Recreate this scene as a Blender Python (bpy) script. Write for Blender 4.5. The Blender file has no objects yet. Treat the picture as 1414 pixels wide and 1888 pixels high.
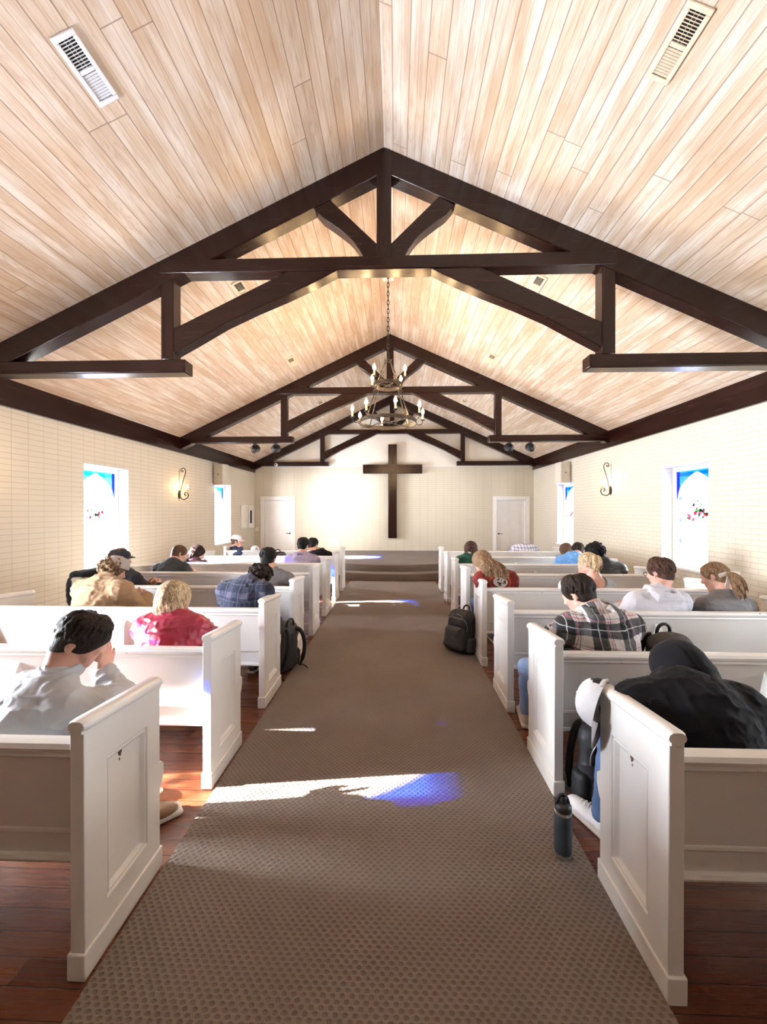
import bpy, bmesh, math, random
import numpy as np
from mathutils import Vector, Matrix
random.seed(7)
rng = np.random.default_rng(7)
SC = bpy.context.scene
COL = SC.collection
PI = math.pi
# ------------------------------------------------------------------ camera model
F = 709.0; HOR = 941.0; EYE = 1.60
PHI = math.atan(23.0 / F); SN, CS = math.sin(PHI), math.cos(PHI)
def W(u, v, Y):
    k = (u - 707) / F
    X = Y * (k * CS - SN) / (CS + k * SN)
    Z = CS * Y - SN * X
    return Vector((X, Y, EYE - (v - HOR) * Z / F))
CX0 = -0.12; RH = 3.612; ML, MR = 0.4765, 0.458          # ridge, slopes left / right
def zc(x):
    return EYE + (RH + ML * (x - CX0) if x < CX0 else RH - MR * (x - CX0))
def Wceil(u, v):
    k = (u - 707) / F; q = (HOR - v) / F
    dx, dy = CS * k - SN, SN * k + CS
    for m, sg in ((ML, -1), (-MR, 1)):
        t = (RH - m * CX0) / (q - m * dx)
        if (t * dx - CX0) * sg > 0:
            return Vector((t * dx, t * dy, EYE + t * q))
XL, XR, YF, YB = -4.55, 4.32, 12.2, -4.2
ROW = [1.27 + 0.9 * k for k in range(8)]
# ------------------------------------------------------------------ node helpers
class NT:
    def __init__(s, name):
        s.m = bpy.data.materials.new(name); s.m.use_nodes = True
        s.t = s.m.node_tree; s.t.nodes.clear()
        s.out = s.n('ShaderNodeOutputMaterial')
    def n(s, typ, **kw):
        nd = s.t.nodes.new(typ)
        for k, v in kw.items(): setattr(nd, k, v)
        return nd
    def put(s, sock, v):
        if isinstance(v, bpy.types.NodeSocket): s.t.links.new(v, sock)
        elif v is not None:
            if hasattr(sock.default_value, '__len__'):
                v = tuple(v) if hasattr(v, '__len__') else (v,) * len(sock.default_value)
                if len(sock.default_value) == 4 and len(v) == 3: v = v + (1.0,)
            sock.default_value = v
    def math(s, op, a, b=None, c=None, clamp=False):
        nd = s.n('ShaderNodeMath', operation=op, use_clamp=clamp)
        s.put(nd.inputs[0], a); s.put(nd.inputs[1], b)
        if c is not None: s.put(nd.inputs[2], c)
        return nd.outputs[0]
    def vmath(s, op, a, b=None):
        nd = s.n('ShaderNodeVectorMath', operation=op)
        s.put(nd.inputs[0], a); s.put(nd.inputs[1], b)
        return nd.outputs['Value'] if op in ('LENGTH', 'DISTANCE', 'DOT_PRODUCT') else nd.outputs[0]
    def mix(s, f, a, b, blend='MIX'):
        nd = s.n('ShaderNodeMix', data_type='RGBA', blend_type=blend)
        s.put(nd.inputs[0], f); s.put(nd.inputs[6], a); s.put(nd.inputs[7], b)
        return nd.outputs[2]
    def obj(s): return s.n('ShaderNodeTexCoord').outputs['Object']
    def uv(s): return s.n('ShaderNodeTexCoord').outputs['UV']
    def sep(s, v):
        nd = s.n('ShaderNodeSeparateXYZ'); s.put(nd.inputs[0], v); return nd.outputs
    def comb(s, x, y, z=0.0):
        nd = s.n('ShaderNodeCombineXYZ')
        for i, q in enumerate((x, y, z)): s.put(nd.inputs[i], q)
        return nd.outputs[0]
    def noise(s, v, scale, detail=3, rough=0.5, dist=0.0, col=False):
        nd = s.n('ShaderNodeTexNoise'); s.put(nd.inputs['Vector'], v)
        s.put(nd.inputs['Scale'], scale); s.put(nd.inputs['Detail'], detail)
        s.put(nd.inputs['Roughness'], rough); s.put(nd.inputs['Distortion'], dist)
        return nd.outputs['Color' if col else 'Fac']
    def white(s, v):
        nd = s.n('ShaderNodeTexWhiteNoise', noise_dimensions='3D'); s.put(nd.inputs['Vector'], v)
        return nd.outputs['Value']
    def ramp(s, f, stops):
        nd = s.n('ShaderNodeValToRGB'); s.put(nd.inputs[0], f)
        e = nd.color_ramp.elements
        while len(e) < len(stops): e.new(0.5)
        for i, (p, c) in enumerate(stops):
            e[i].position = p; e[i].color = tuple(c) + (1.0,) if len(c) == 3 else c
        return nd.outputs[0]
    def remap(s, v, a, b, c=0.0, d=1.0):
        nd = s.n('ShaderNodeMapRange'); s.put(nd.inputs[0], v)
        for i, q in enumerate((a, b, c, d)): s.put(nd.inputs[i + 1], q)
        return nd.outputs[0]
    def bump(s, h, strength=0.3, dist=0.01):
        nd = s.n('ShaderNodeBump'); s.put(nd.inputs['Height'], h)
        nd.inputs['Strength'].default_value = strength; nd.inputs['Distance'].default_value = dist
        return nd.outputs[0]
    def pr(s, base, rough=0.5, metal=0.0, normal=None, spec=0.5, **kw):
        nd = s.n('ShaderNodeBsdfPrincipled')
        s.put(nd.inputs['Base Color'], base); s.put(nd.inputs['Roughness'], rough)
        s.put(nd.inputs['Metallic'], metal); s.put(nd.inputs['Specular IOR Level'], spec)
        if normal is not None: s.put(nd.inputs['Normal'], normal)
        for k, v in kw.items(): s.put(nd.inputs[k.replace('_', ' ')], v)
        s.t.links.new(nd.outputs[0], s.out.inputs[0]); return nd
MATS = {}
def simple(name, col, rough=0.5, metal=0.0, var=0.12, vs=12.0, bs=0.0, bscale=80.0, spec=0.5, **kw):
    """plain surface with a little procedural variation"""
    if name in MATS: return MATS[name]
    t = NT(name); o = t.obj()
    n = t.noise(o, vs, 4)
    c = t.mix(t.remap(n, 0.3, 0.7), [x * (1 - var) for x in col], [min(1, x * (1 + var)) for x in col])
    nm = None
    if bs: nm = t.bump(t.noise(o, bscale, 3), bs, 0.004)
    t.pr(c, rough, metal, nm, spec, **kw)
    MATS[name] = t.m; return t.m
def cloth(name, col, var=0.18, weave=500.0, rough=0.9, spec=0.2, sheen=0.08, wr=0.25):
    if name in MATS: return MATS[name]
    t = NT(name); o = t.obj()
    n = t.noise(o, 9, 4); w = t.noise(o, weave, 1)
    c = t.mix(t.remap(n, 0.3, 0.7), [x * (1 - var) for x in col], [min(1, x * (1 + var)) for x in col])
    c = t.mix(t.math('MULTIPLY', w, 0.35), c, [x * 0.55 for x in col])
    f = t.noise(o, 14, 3, 0.5, 0.5)
    h = t.math('ADD', t.math('MULTIPLY', f, 1.0), t.math('MULTIPLY', w, 0.04))
    t.pr(c, rough, 0, t.bump(h, wr, 0.02), spec, Sheen_Weight=sheen)
    MATS[name] = t.m; return t.m
# ------------------------------------------------------------------ mesh builder
class MB:
    def __init__(s): s.v = []; s.f = []; s.mi = []; s.uv = None
    def add(s, vs, fs, mi=0):
        b = len(s.v); s.v += [tuple(p) for p in vs]
        for f in fs: s.f.append([b + i for i in f]); s.mi.append(mi)
        return s
    def box(s, x0, x1, y0, y1, z0, z1, mi=0, M=None):
        vs = [Vector((x, y, z)) for z in (z0, z1) for y in (y0, y1) for x in (x0, x1)]
        if M is not None: vs = [M @ p for p in vs]
        return s.add(vs, [(0, 2, 3, 1), (4, 5, 7, 6), (0, 1, 5, 4), (2, 6, 7, 3), (0, 4, 6, 2), (1, 3, 7, 5)], mi)
    def prism(s, poly, y0, y1, axis='y', mi=0):
        """extrude a polygon; axis y: poly is (x,z); axis x: poly is (y,z); axis z: poly is (x,y)"""
        n = len(poly)
        def P(a, b, t): return (a, t, b) if axis == 'y' else ((t, a, b) if axis == 'x' else (a, b, t))
        vs = [P(a, b, y0) for a, b in poly] + [P(a, b, y1) for a, b in poly]
        fs = [list(range(n)), list(range(2 * n - 1, n - 1, -1))]
        for i in range(n):
            j = (i + 1) % n; fs.append((i, i + n, j + n, j))
        return s.add(vs, fs, mi)
    def tube(s, pts, r, n=8, caps=True, mi=0):
        pts = [Vector(p) for p in pts]
        rs = r if hasattr(r, '__len__') else [r] * len(pts)
        b = len(s.v); prev = None
        for i, p in enumerate(pts):
            d = (pts[min(i + 1, len(pts) - 1)] - pts[max(i - 1, 0)]).normalized()
            if prev is None:
                a = d.orthogonal().normalized()
            else:
                a = (prev - d * prev.dot(d))
                a = a.normalized() if a.length > 1e-6 else d.orthogonal().normalized()
            prev = a; c = d.cross(a)
            for k in range(n):
                t = 2 * PI * k / n
                s.v.append(tuple(p + (a * math.cos(t) + c * math.sin(t)) * rs[i]))
        for i in range(len(pts) - 1):
            for k in range(n):
                k2 = (k + 1) % n
                s.f.append([b + i * n + k, b + i * n + k2, b + (i + 1) * n + k2, b + (i + 1) * n + k]); s.mi.append(mi)
        if caps:
            s.f.append([b + k for k in range(n)][::-1]); s.mi.append(mi)
            e = b + (len(pts) - 1) * n
            s.f.append([e + k for k in range(n)]); s.mi.append(mi)
        return s
    def lathe(s, prof, n=24, c=(0, 0, 0), mi=0, M=None):
        b = len(s.v)
        for r, z in prof:
            for k in range(n):
                t = 2 * PI * k / n
                p = Vector((c[0] + r * math.cos(t), c[1] + r * math.sin(t), c[2] + z))
                s.v.append(tuple(M @ p if M is not None else p))
        for i in range(len(prof) - 1):
            for k in range(n):
                k2 = (k + 1) % n
                s.f.append([b + i * n + k, b + i * n + k2, b + (i + 1) * n + k2, b + (i + 1) * n + k]); s.mi.append(mi)
        s.f.append([b + k for k in range(n)][::-1]); s.mi.append(mi)
        e = b + (len(prof) - 1) * n; s.f.append([e + k for k in range(n)]); s.mi.append(mi)
        return s
    def torus(s, c, R, r, axis='z', n=40, m=8, a0=0, a1=2 * PI, mi=0, sx=1.0):
        pts = []
        for i in range(n + 1):
            t = a0 + (a1 - a0) * i / n
            x, y = R * math.cos(t) * sx, R * math.sin(t)
            pts.append((c[0] + x, c[1] + y, c[2]) if axis == 'z' else ((c[0] + x, c[1], c[2] + y) if axis == 'y' else (c[0], c[1] + x, c[2] + y)))
        return s.tube(pts, r, m, abs(a1 - a0) < 2 * PI - 1e-3, mi)
    def build(s, name, mats, parent=None, smooth=None, bevel=0.0, loc=None, segs=2):
        me = bpy.data.meshes.new(name)
        me.from_pydata(s.v, [], s.f)
        mats = mats if isinstance(mats, (list, tuple)) else [mats]
        for m in mats: me.materials.append(m)
        if len(mats) > 1: me.polygons.foreach_set('material_index', s.mi)
        bm = bmesh.new(); bm.from_mesh(me)
        bmesh.ops.recalc_face_normals(bm, faces=bm.faces); bm.to_mesh(me); bm.free()
        if smooth is not None:
            me.polygons.foreach_set('use_smooth', [True] * len(me.polygons))
            me.set_sharp_from_angle(angle=math.radians(smooth))
        o = bpy.data.objects.new(name, me); COL.objects.link(o)
        if parent is not None: o.parent = parent
        if loc is not None: o.location = loc
        if bevel:
            md = o.modifiers.new('bevel', 'BEVEL'); md.width = bevel; md.segments = segs
            md.limit_method = 'ANGLE'; md.angle_limit = math.radians(40)
            me.polygons.foreach_set('use_smooth', [True] * len(me.polygons))
            if smooth is None: me.set_sharp_from_angle(angle=math.radians(50))
        return o
def tag(o, label=None, cat=None, group=None, kind=None):
    if label: o['label'] = label
    if cat: o['category'] = cat
    if group: o['group'] = group
    if kind: o['kind'] = kind
    return o
def thing(name, label, cat, loc=(0, 0, 0), rz=0.0, group=None):
    o = bpy.data.objects.new(name, None); COL.objects.link(o)
    o.location = loc; o.rotation_euler = (0, 0, rz); o.empty_display_size = 0.1
    return tag(o, label, cat, group)
def copy_tree(o, parent=None):
    c = o.copy(); COL.objects.link(c)
    if parent is not None: c.parent = parent
    for ch in list(o.children): copy_tree(ch, c)
    return c
# ------------------------------------------------------------------ signed distance fields -> meshes
def vnoise(p, seed=0):
    p = np.asarray(p, dtype=np.float64); i = np.floor(p).astype(np.int64); f = p - i
    f = f * f * (3 - 2 * f)
    def hsh(a, b, c):
        n = (a * 73856093) ^ (b * 19349663) ^ (c * 83492791) ^ (seed * 2654435761)
        n = (n ^ (n >> 13)) * 1274126177; n = n ^ (n >> 16)
        return (n & 0xffff) / 65535.0
    r = 0
    for dx in (0, 1):
        for dy in (0, 1):
            for dz in (0, 1):
                w = (f[:, 0] if dx else 1 - f[:, 0]) * (f[:, 1] if dy else 1 - f[:, 1]) * (f[:, 2] if dz else 1 - f[:, 2])
                r = r + w * hsh(i[:, 0] + dx, i[:, 1] + dy, i[:, 2] + dz)
    return r * 2 - 1
class Cap:
    def __init__(s, a, b, r0, r1=None):
        s.a = np.array(a, float); s.b = np.array(b, float); s.r0 = r0; s.r1 = r0 if r1 is None else r1
        r = max(s.r0, s.r1); s.lo = np.minimum(s.a, s.b) - r; s.hi = np.maximum(s.a, s.b) + r
    def __call__(s, X, Y, Z):
        ba = s.b - s.a; L = float(ba @ ba) + 1e-12
        px, py, pz = X - s.a[0], Y - s.a[1], Z - s.a[2]
        t = np.clip((px * ba[0] + py * ba[1] + pz * ba[2]) / L, 0, 1)
        d = np.sqrt((px - t * ba[0]) ** 2 + (py - t * ba[1]) ** 2 + (pz - t * ba[2]) ** 2)
        return d - (s.r0 + (s.r1 - s.r0) * t)
    def grow(s, o): return Cap(s.a, s.b, s.r0 + o, s.r1 + o)
    def xf(s, R, T): return Cap(R @ s.a + T, R @ s.b + T, s.r0, s.r1)
class Ell:
    def __init__(s, c, r, R=None):
        s.c = np.array(c, float); s.r = np.array(r, float); s.R = np.eye(3) if R is None else np.array(R, float)
        e = np.sqrt(((s.R * s.r) ** 2).sum(1)); s.lo = s.c - e; s.hi = s.c + e
    def __call__(s, X, Y, Z):
        p = (X - s.c[0], Y - s.c[1], Z - s.c[2]); k0 = 0; k1 = 0
        for i in range(3):
            q = p[0] * s.R[0, i] + p[1] * s.R[1, i] + p[2] * s.R[2, i]
            k0 = k0 + (q / s.r[i]) ** 2; k1 = k1 + (q / s.r[i] ** 2) ** 2
        k0 = np.sqrt(k0); k1 = np.sqrt(k1) + 1e-9
        return k0 * (k0 - 1) / k1
    def grow(s, o): return Ell(s.c, s.r + o, s.R)
    def xf(s, R, T): return Ell(R @ s.c + T, s.r, R @ s.R)
class RBox:
    def __init__(s, c, h, r, R=None, taper=0.0):
        s.c = np.array(c, float); s.h = np.array(h, float); s.rr = r; s.R = np.eye(3) if R is None else np.array(R, float); s.tp = taper
        e = (np.abs(s.R) * s.h).sum(1); s.lo = s.c - e; s.hi = s.c + e
    def __call__(s, X, Y, Z):
        p = (X - s.c[0], Y - s.c[1], Z - s.c[2]); q = []
        for i in range(3): q.append(p[0] * s.R[0, i] + p[1] * s.R[1, i] + p[2] * s.R[2, i])
        k = 1 - s.tp * (q[2] / s.h[2] * 0.5 + 0.5)
        a = [np.abs(q[0]) - s.h[0] * k + s.rr, np.abs(q[1]) - s.h[1] * k + s.rr, np.abs(q[2]) - s.h[2] + s.rr]
        o = np.sqrt(sum(np.maximum(x, 0) ** 2 for x in a))
        return o + np.minimum(np.maximum(np.maximum(a[0], a[1]), a[2]), 0) - s.rr
    def grow(s, o): return RBox(s.c, s.h + o, s.rr + o, s.R, s.tp)
    def xf(s, R, T): return RBox(R @ s.c + T, s.h, s.rr, R @ s.R, s.tp)
class Half:
    """n.p < d is inside"""
    def __init__(s, n, d): s.n = np.array(n, float); s.d = d
    def __call__(s, X, Y, Z): return X * s.n[0] + Y * s.n[1] + Z * s.n[2] - s.d
    def xf(s, R, T):
        n = R @ s.n; return Half(n, s.d + float(n @ T))
def chain(pts, r):
    n = len(pts); rs = r if hasattr(r, '__len__') else [r] * n
    return [Cap(pts[i], pts[i + 1], rs[i], rs[i + 1]) for i in range(n - 1)]
def field(items, h, pad=0.012):
    """items: list of (prim, k, op) with op in 'u','s','i'"""
    us = [p for p, k, op in items if op == 'u']
    lo = np.min([p.lo for p in us], 0) - pad - 2 * h; hi = np.max([p.hi for p in us], 0) + pad + 2 * h
    n = np.ceil((hi - lo) / h).astype(int) + 1
    ax = [(lo[i] + h * np.arange(n[i])).astype(np.float32) for i in range(3)]
    d = np.full(tuple(n), 0.5, np.float32)
    for p, k, op in items:
        if op == 'u' or op == 's' and hasattr(p, 'lo'):
            m = k + 2.5 * h
            i0 = np.clip(np.floor((p.lo - m - lo) / h).astype(int), 0, n - 1); i1 = np.clip(np.ceil((p.hi + m - lo) / h).astype(int) + 1, 1, n)
            if np.any(i1 <= i0): continue
            sl = tuple(slice(i0[i], i1[i]) for i in range(3))
        else: sl = (slice(None),) * 3
        X, Y, Z = ax[0][sl[0]][:, None, None], ax[1][sl[1]][None, :, None], ax[2][sl[2]][None, None, :]
        e = p(X, Y, Z).astype(np.float32); a = d[sl]
        if op == 'u':
            d[sl] = np.minimum(a, e) - (np.maximum(k - np.abs(a - e), 0) ** 2 / (4 * k) if k > 0 else 0)
        else:
            if op == 's': e = -e
            d[sl] = np.maximum(a, e) + (np.maximum(k - np.abs(a - e), 0) ** 2 / (4 * k) if k > 0 else 0)
    return d, lo, h
CORN = [(0, 0, 0), (1, 0, 0), (0, 1, 0), (1, 1, 0), (0, 0, 1), (1, 0, 1), (0, 1, 1), (1, 1, 1)]
EDG = [(0, 1), (2, 3), (4, 5), (6, 7), (0, 2), (1, 3), (4, 6), (5, 7), (0, 4), (1, 5), (2, 6), (3, 7)]
def nets(d, lo, h):
    s = d < 0
    n = np.array(d.shape) - 1
    cnt = np.zeros(tuple(n), np.int8)
    for c in CORN: cnt += s[c[0]:c[0] + n[0], c[1]:c[1] + n[1], c[2]:c[2] + n[2]]
    I = np.argwhere((cnt > 0) & (cnt < 8))
    idx = np.full(tuple(n), -1, np.int64); idx[I[:, 0], I[:, 1], I[:, 2]] = np.arange(len(I))
    vals = np.stack([d[I[:, 0] + c[0], I[:, 1] + c[1], I[:, 2] + c[2]] for c in CORN], 1).astype(np.float64)
    cs = np.array(CORN, float); acc = np.zeros((len(I), 3)); w = np.zeros(len(I))
    for a, b in EDG:
        m = (vals[:, a] < 0) != (vals[:, b] < 0)
        t = np.where(m, vals[:, a] / np.where(m, vals[:, a] - vals[:, b], 1), 0)
        acc += np.where(m[:, None], cs[a] + t[:, None] * (cs[b] - cs[a]), 0); w += m
    V = lo + h * (I + acc / w[:, None])
    Q = []
    for ax in range(3):
        o1, o2 = [(1, 2), (2, 0), (0, 1)][ax]
        A = s.copy(); sl0 = [slice(None)] * 3; sl1 = [slice(None)] * 3
        sl0[ax] = slice(0, -1); sl1[ax] = slice(1, None)
        a0, a1 = s[tuple(sl0)], s[tuple(sl1)]
        E = np.argwhere(a0 != a1)
        ok = (E[:, o1] > 0) & (E[:, o2] > 0) & (E[:, o1] < n[o1]) & (E[:, o2] < n[o2]); E = E[ok]
        fl = a0[E[:, 0], E[:, 1], E[:, 2]]
        def at(d1, d2):
            c = E.copy(); c[:, o1] -= d1; c[:, o2] -= d2
            return idx[c[:, 0], c[:, 1], c[:, 2]]
        q = np.stack([at(1, 1), at(0, 1), at(0, 0), at(1, 0)], 1)
        q[~fl] = q[~fl][:, ::-1]; Q.append(q)
    Q = np.concatenate(Q)
    if np.einsum('ij,ij->i', V[Q[:, 0]], np.cross(V[Q[:, 1]], V[Q[:, 2]])).sum() + np.einsum('ij,ij->i', V[Q[:, 0]], np.cross(V[Q[:, 2]], V[Q[:, 3]])).sum() < 0:
        Q = Q[:, ::-1]
    return V, Q
def vnormals(V, Q):
    N = np.zeros_like(V); fn = np.cross(V[Q[:, 2]] - V[Q[:, 0]], V[Q[:, 3]] - V[Q[:, 1]])
    for i in range(4): np.add.at(N, Q[:, i], fn)
    return N / (np.linalg.norm(N, axis=1, keepdims=True) + 1e-12)
def relax(V, Q, it=1, lam=0.5):
    for _ in range(it):
        S = np.zeros_like(V); c = np.zeros(len(V))
        for i in range(4):
            for j in ((i + 1) % 4, (i + 3) % 4):
                np.add.at(S, Q[:, i], V[Q[:, j]]); np.add.at(c, Q[:, i], 1)
        V = V + lam * (S / c[:, None] - V)
    return V
def sdf_mesh(items, h, disp=None, it=1, pad=0.012):
    V, Q = nets(*field(items, h, pad))
    V = relax(V, Q, it)
    if disp is not None: V = V + vnormals(V, Q) * disp(V)[:, None]
    return V, Q
def mesh_obj(name, parts, mat, parent=None, off=(0, 0, 0)):
    Vs, Qs, b = [], [], 0
    for V, Q in parts: Vs.append(V - np.array(off)); Qs.append(Q + b); b += len(V)
    V = np.concatenate(Vs); Q = np.concatenate(Qs)
    me = bpy.data.meshes.new(name)
    me.vertices.add(len(V)); me.vertices.foreach_set('co', V.astype(np.float32).ravel())
    me.loops.add(Q.size); me.loops.foreach_set('vertex_index', Q.astype(np.int32).ravel())
    me.polygons.add(len(Q)); me.polygons.foreach_set('loop_start', np.arange(0, Q.size, 4, dtype=np.int32))
    me.polygons.foreach_set('use_smooth', np.ones(len(Q), bool))
    me.update(calc_edges=True); me.validate()
    for m in (mat if isinstance(mat, (list, tuple)) else [mat]): me.materials.append(m)
    o = bpy.data.objects.new(name, me); COL.objects.link(o)
    if parent is not None: o.parent = parent
    return o
U = lambda ps, k=0.02: [(p, k, 'u') for p in ps]
SKY, SUN, WINL, WINR, SPOT, EXPO, BULB, BULB2 = 1.6, 145.0, 5200.0, 1300.0, 260.0, 0.40, 400.0, 200.0
# ================================================================== materials of the place
def mat_brick(name, plane, col, mortar, off):
    t = NT(name); o = t.sep(t.obj())
    v = t.comb(o[1] if plane == 'x' else o[0], o[2], 0.0)
    b = t.n('ShaderNodeTexBrick', offset=off, offset_frequency=2, squash=1.0)
    t.put(b.inputs['Vector'], v); t.put(b.inputs['Color1'], (1, 1, 1)); t.put(b.inputs['Color2'], (0.8, 0.8, 0.8)); t.put(b.inputs['Mortar'], (0, 0, 0))
    for k, q in (('Scale', 1.0), ('Mortar Size', 0.005), ('Mortar Smooth', 0.45), ('Brick Width', 0.25 if plane == 'y' else 0.21), ('Row Height', 0.069), ('Bias', 0.0)): t.put(b.inputs[k], q)
    n = t.noise(t.obj(), 1.3, 4); fine = t.noise(t.obj(), 45, 4, 0.6)
    c = t.mix(b.outputs['Fac'], t.mix(t.remap(n, 0.3, 0.7), [x * 0.95 for x in col], col), mortar)
    h = t.math('ADD', t.math('MULTIPLY', t.math('SUBTRACT', 1.0, b.outputs['Fac']), 1.0), t.math('MULTIPLY', fine, 0.5))
    t.pr(c, 0.55, 0, t.bump(h, 0.35, 0.006), 0.35); return t.m
WALLC = (0.66, 0.605, 0.49)
M_wl = mat_brick('painted brick left', 'x', WALLC, (0.51, 0.44, 0.33), 0.0)
M_wr = mat_brick('painted brick right', 'x', WALLC, (0.50, 0.44, 0.34), 0.5)
M_wf = mat_brick('painted brick front', 'y', WALLC, (0.50, 0.44, 0.34), 0.0)
M_plaster = simple('cream plaster', (0.78, 0.73, 0.63), 0.7, 0, 0.03, 3, 0.05, 60)
M_white = simple('white paint', (0.82, 0.80, 0.77), 0.45, 0, 0.03, 5, 0.05, 40)
def mat_ceiling():
    t = NT('whitewashed boards'); o = t.sep(t.uv())
    BW = 0.150
    row = t.math('FLOOR', t.math('DIVIDE', o[1], BW)); fr = t.math('FRACT', t.math('DIVIDE', o[1], BW))
    r1 = t.white(t.comb(row, 3.0, 1.0))
    yy = t.math('ADD', o[0], t.math('MULTIPLY', r1, 9.0))
    seg = t.math('FLOOR', t.math('DIVIDE', yy, 3.3)); fs = t.math('FRACT', t.math('DIVIDE', yy, 3.3))
    r2 = t.white(t.comb(row, seg, 7.0)); r3 = t.white(t.comb(seg, row, 2.0))
    e = t.math('MINIMUM', fr, t.math('SUBTRACT', 1.0, fr))
    groove = t.remap(e, 0.010, 0.034, 1.0, 0.0)
    bead = t.remap(t.math('ABSOLUTE', t.math('SUBTRACT', fr, 0.5)), 0.006, 0.016, 0.62, 0.0)
    ej = t.remap(t.math('MINIMUM', fs, t.math('SUBTRACT', 1.0, fs)), 0.0006, 0.0014, 0.9, 0.0)
    g = t.math('MAXIMUM', t.math('MAXIMUM', groove, bead), ej)
    # cathedral grain, stretched along the board
    gv = t.comb(t.math('ADD', t.math('MULTIPLY', o[0], 0.55), t.math('MULTIPLY', r2, 40.0)), t.math('ADD', t.math('MULTIPLY', o[1], 7.0), t.math('MULTIPLY', r3, 9.0)), r2)
    gn = t.noise(gv, 1.6, 2, 0.5, 0.6)
    ring = t.math('FRACT', t.math('MULTIPLY', gn, 11.0))
    ringl = t.math('POWER', t.math('ABSOLUTE', t.math('SUBTRACT', t.math('MULTIPLY', ring, 2.0), 1.0)), 3.0)
    fib = t.noise(t.comb(t.math('MULTIPLY', o[0], 3.0), t.math('MULTIPLY', o[1], 160.0), r2), 1.0, 4, 0.6)
    wash = t.noise(t.comb(t.math('MULTIPLY', o[0], 1.2), t.math('MULTIPLY', o[1], 8.0), t.math('MULTIPLY', row, 3.7)), 1.0, 4, 0.6)
    base = t.mix(r2, (0.56, 0.405, 0.27), (0.68, 0.54, 0.395))
    base = t.mix(t.remap(wash, 0.42, 0.66), base, (0.82, 0.735, 0.63))
    c = t.mix(t.math('MULTIPLY', ringl, t.remap(wash, 0.35, 0.7, 0.75, 0.15)), base, (0.50, 0.32, 0.20))
    c = t.mix(t.remap(fib, 0.45, 0.8, 0.0, 0.5), c, (0.50, 0.34, 0.23))
    c = t.mix(t.math('MULTIPLY', g, 0.8), c, (0.24, 0.15, 0.10))
    h = t.math('SUBTRACT', t.math('MULTIPLY', fib, 0.1), g)
    t.pr(c, 0.45, 0, t.bump(h, 0.35, 0.004), 0.35); return t.m
M_ceil = mat_ceiling()
M_back = simple('brown back wall', (0.22, 0.17, 0.13), 0.5, 0, 0.2, 4)
def mat_beam(ax):
    t = NT('dark stained timber ' + ax); s = t.sep(t.obj())
    k = [2.0 if q == ax else 55.0 for q in 'xyz']
    a = t.noise(t.comb(*[t.math('MULTIPLY', s[i], k[i]) for i in range(3)]), 1.0, 4, 0.6, 0.5)
    c = t.mix(t.remap(a, 0.35, 0.7), (0.0075, 0.0019, 0.0015), (0.027, 0.0072, 0.0046))
    t.pr(c, t.remap(a, 0.3, 0.7, 0.19, 0.28), 0, t.bump(a, 0.04, 0.003), 0.38); return t.m
M_beam = mat_beam('x'); M_beam_y = mat_beam('y'); M_beam_z = mat_beam('z')
def mat_floor():
    t = NT('dark red oak floor'); o = t.sep(t.obj()); BW = 0.083
    row = t.math('FLOOR', t.math('DIVIDE', o[1], BW)); fr = t.math('FRACT', t.math('DIVIDE', o[1], BW))
    xx = t.math('ADD', o[0], t.math('MULTIPLY', t.white(t.comb(row, 1.0, 4.0)), 5.0))
    seg = t.math('FLOOR', t.math('DIVIDE', xx, 1.3)); fs = t.math('FRACT', t.math('DIVIDE', xx, 1.3))
    r2 = t.white(t.comb(row, seg, 5.0))
    e = t.math('MINIMUM', t.math('MINIMUM', fr, t.math('SUBTRACT', 1.0, fr)), t.math('MULTIPLY', t.math('MINIMUM', fs, t.math('SUBTRACT', 1.0, fs)), 15.0))
    g = t.remap(e, 0.01, 0.03, 1.0, 0.0)
    fib = t.noise(t.comb(t.math('MULTIPLY', o[0], 2.5), t.math('MULTIPLY', o[1], 70.0), t.math('MULTIPLY', r2, 20.0)), 1.0, 4, 0.6, 1.0)
    c = t.mix(r2, (0.10, 0.030, 0.014), (0.20, 0.065, 0.026))
    c = t.mix(t.remap(fib, 0.4, 0.75, 0, 0.75), c, (0.055, 0.016, 0.008))
    c = t.mix(g, c, (0.02, 0.008, 0.005))
    t.pr(c, t.remap(fib, 0.3, 0.7, 0.22, 0.36), 0, t.bump(t.math('SUBTRACT', t.math('MULTIPLY', fib, 0.2), g), 0.15, 0.003), 0.5); return t.m
M_floor = mat_floor()
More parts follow.
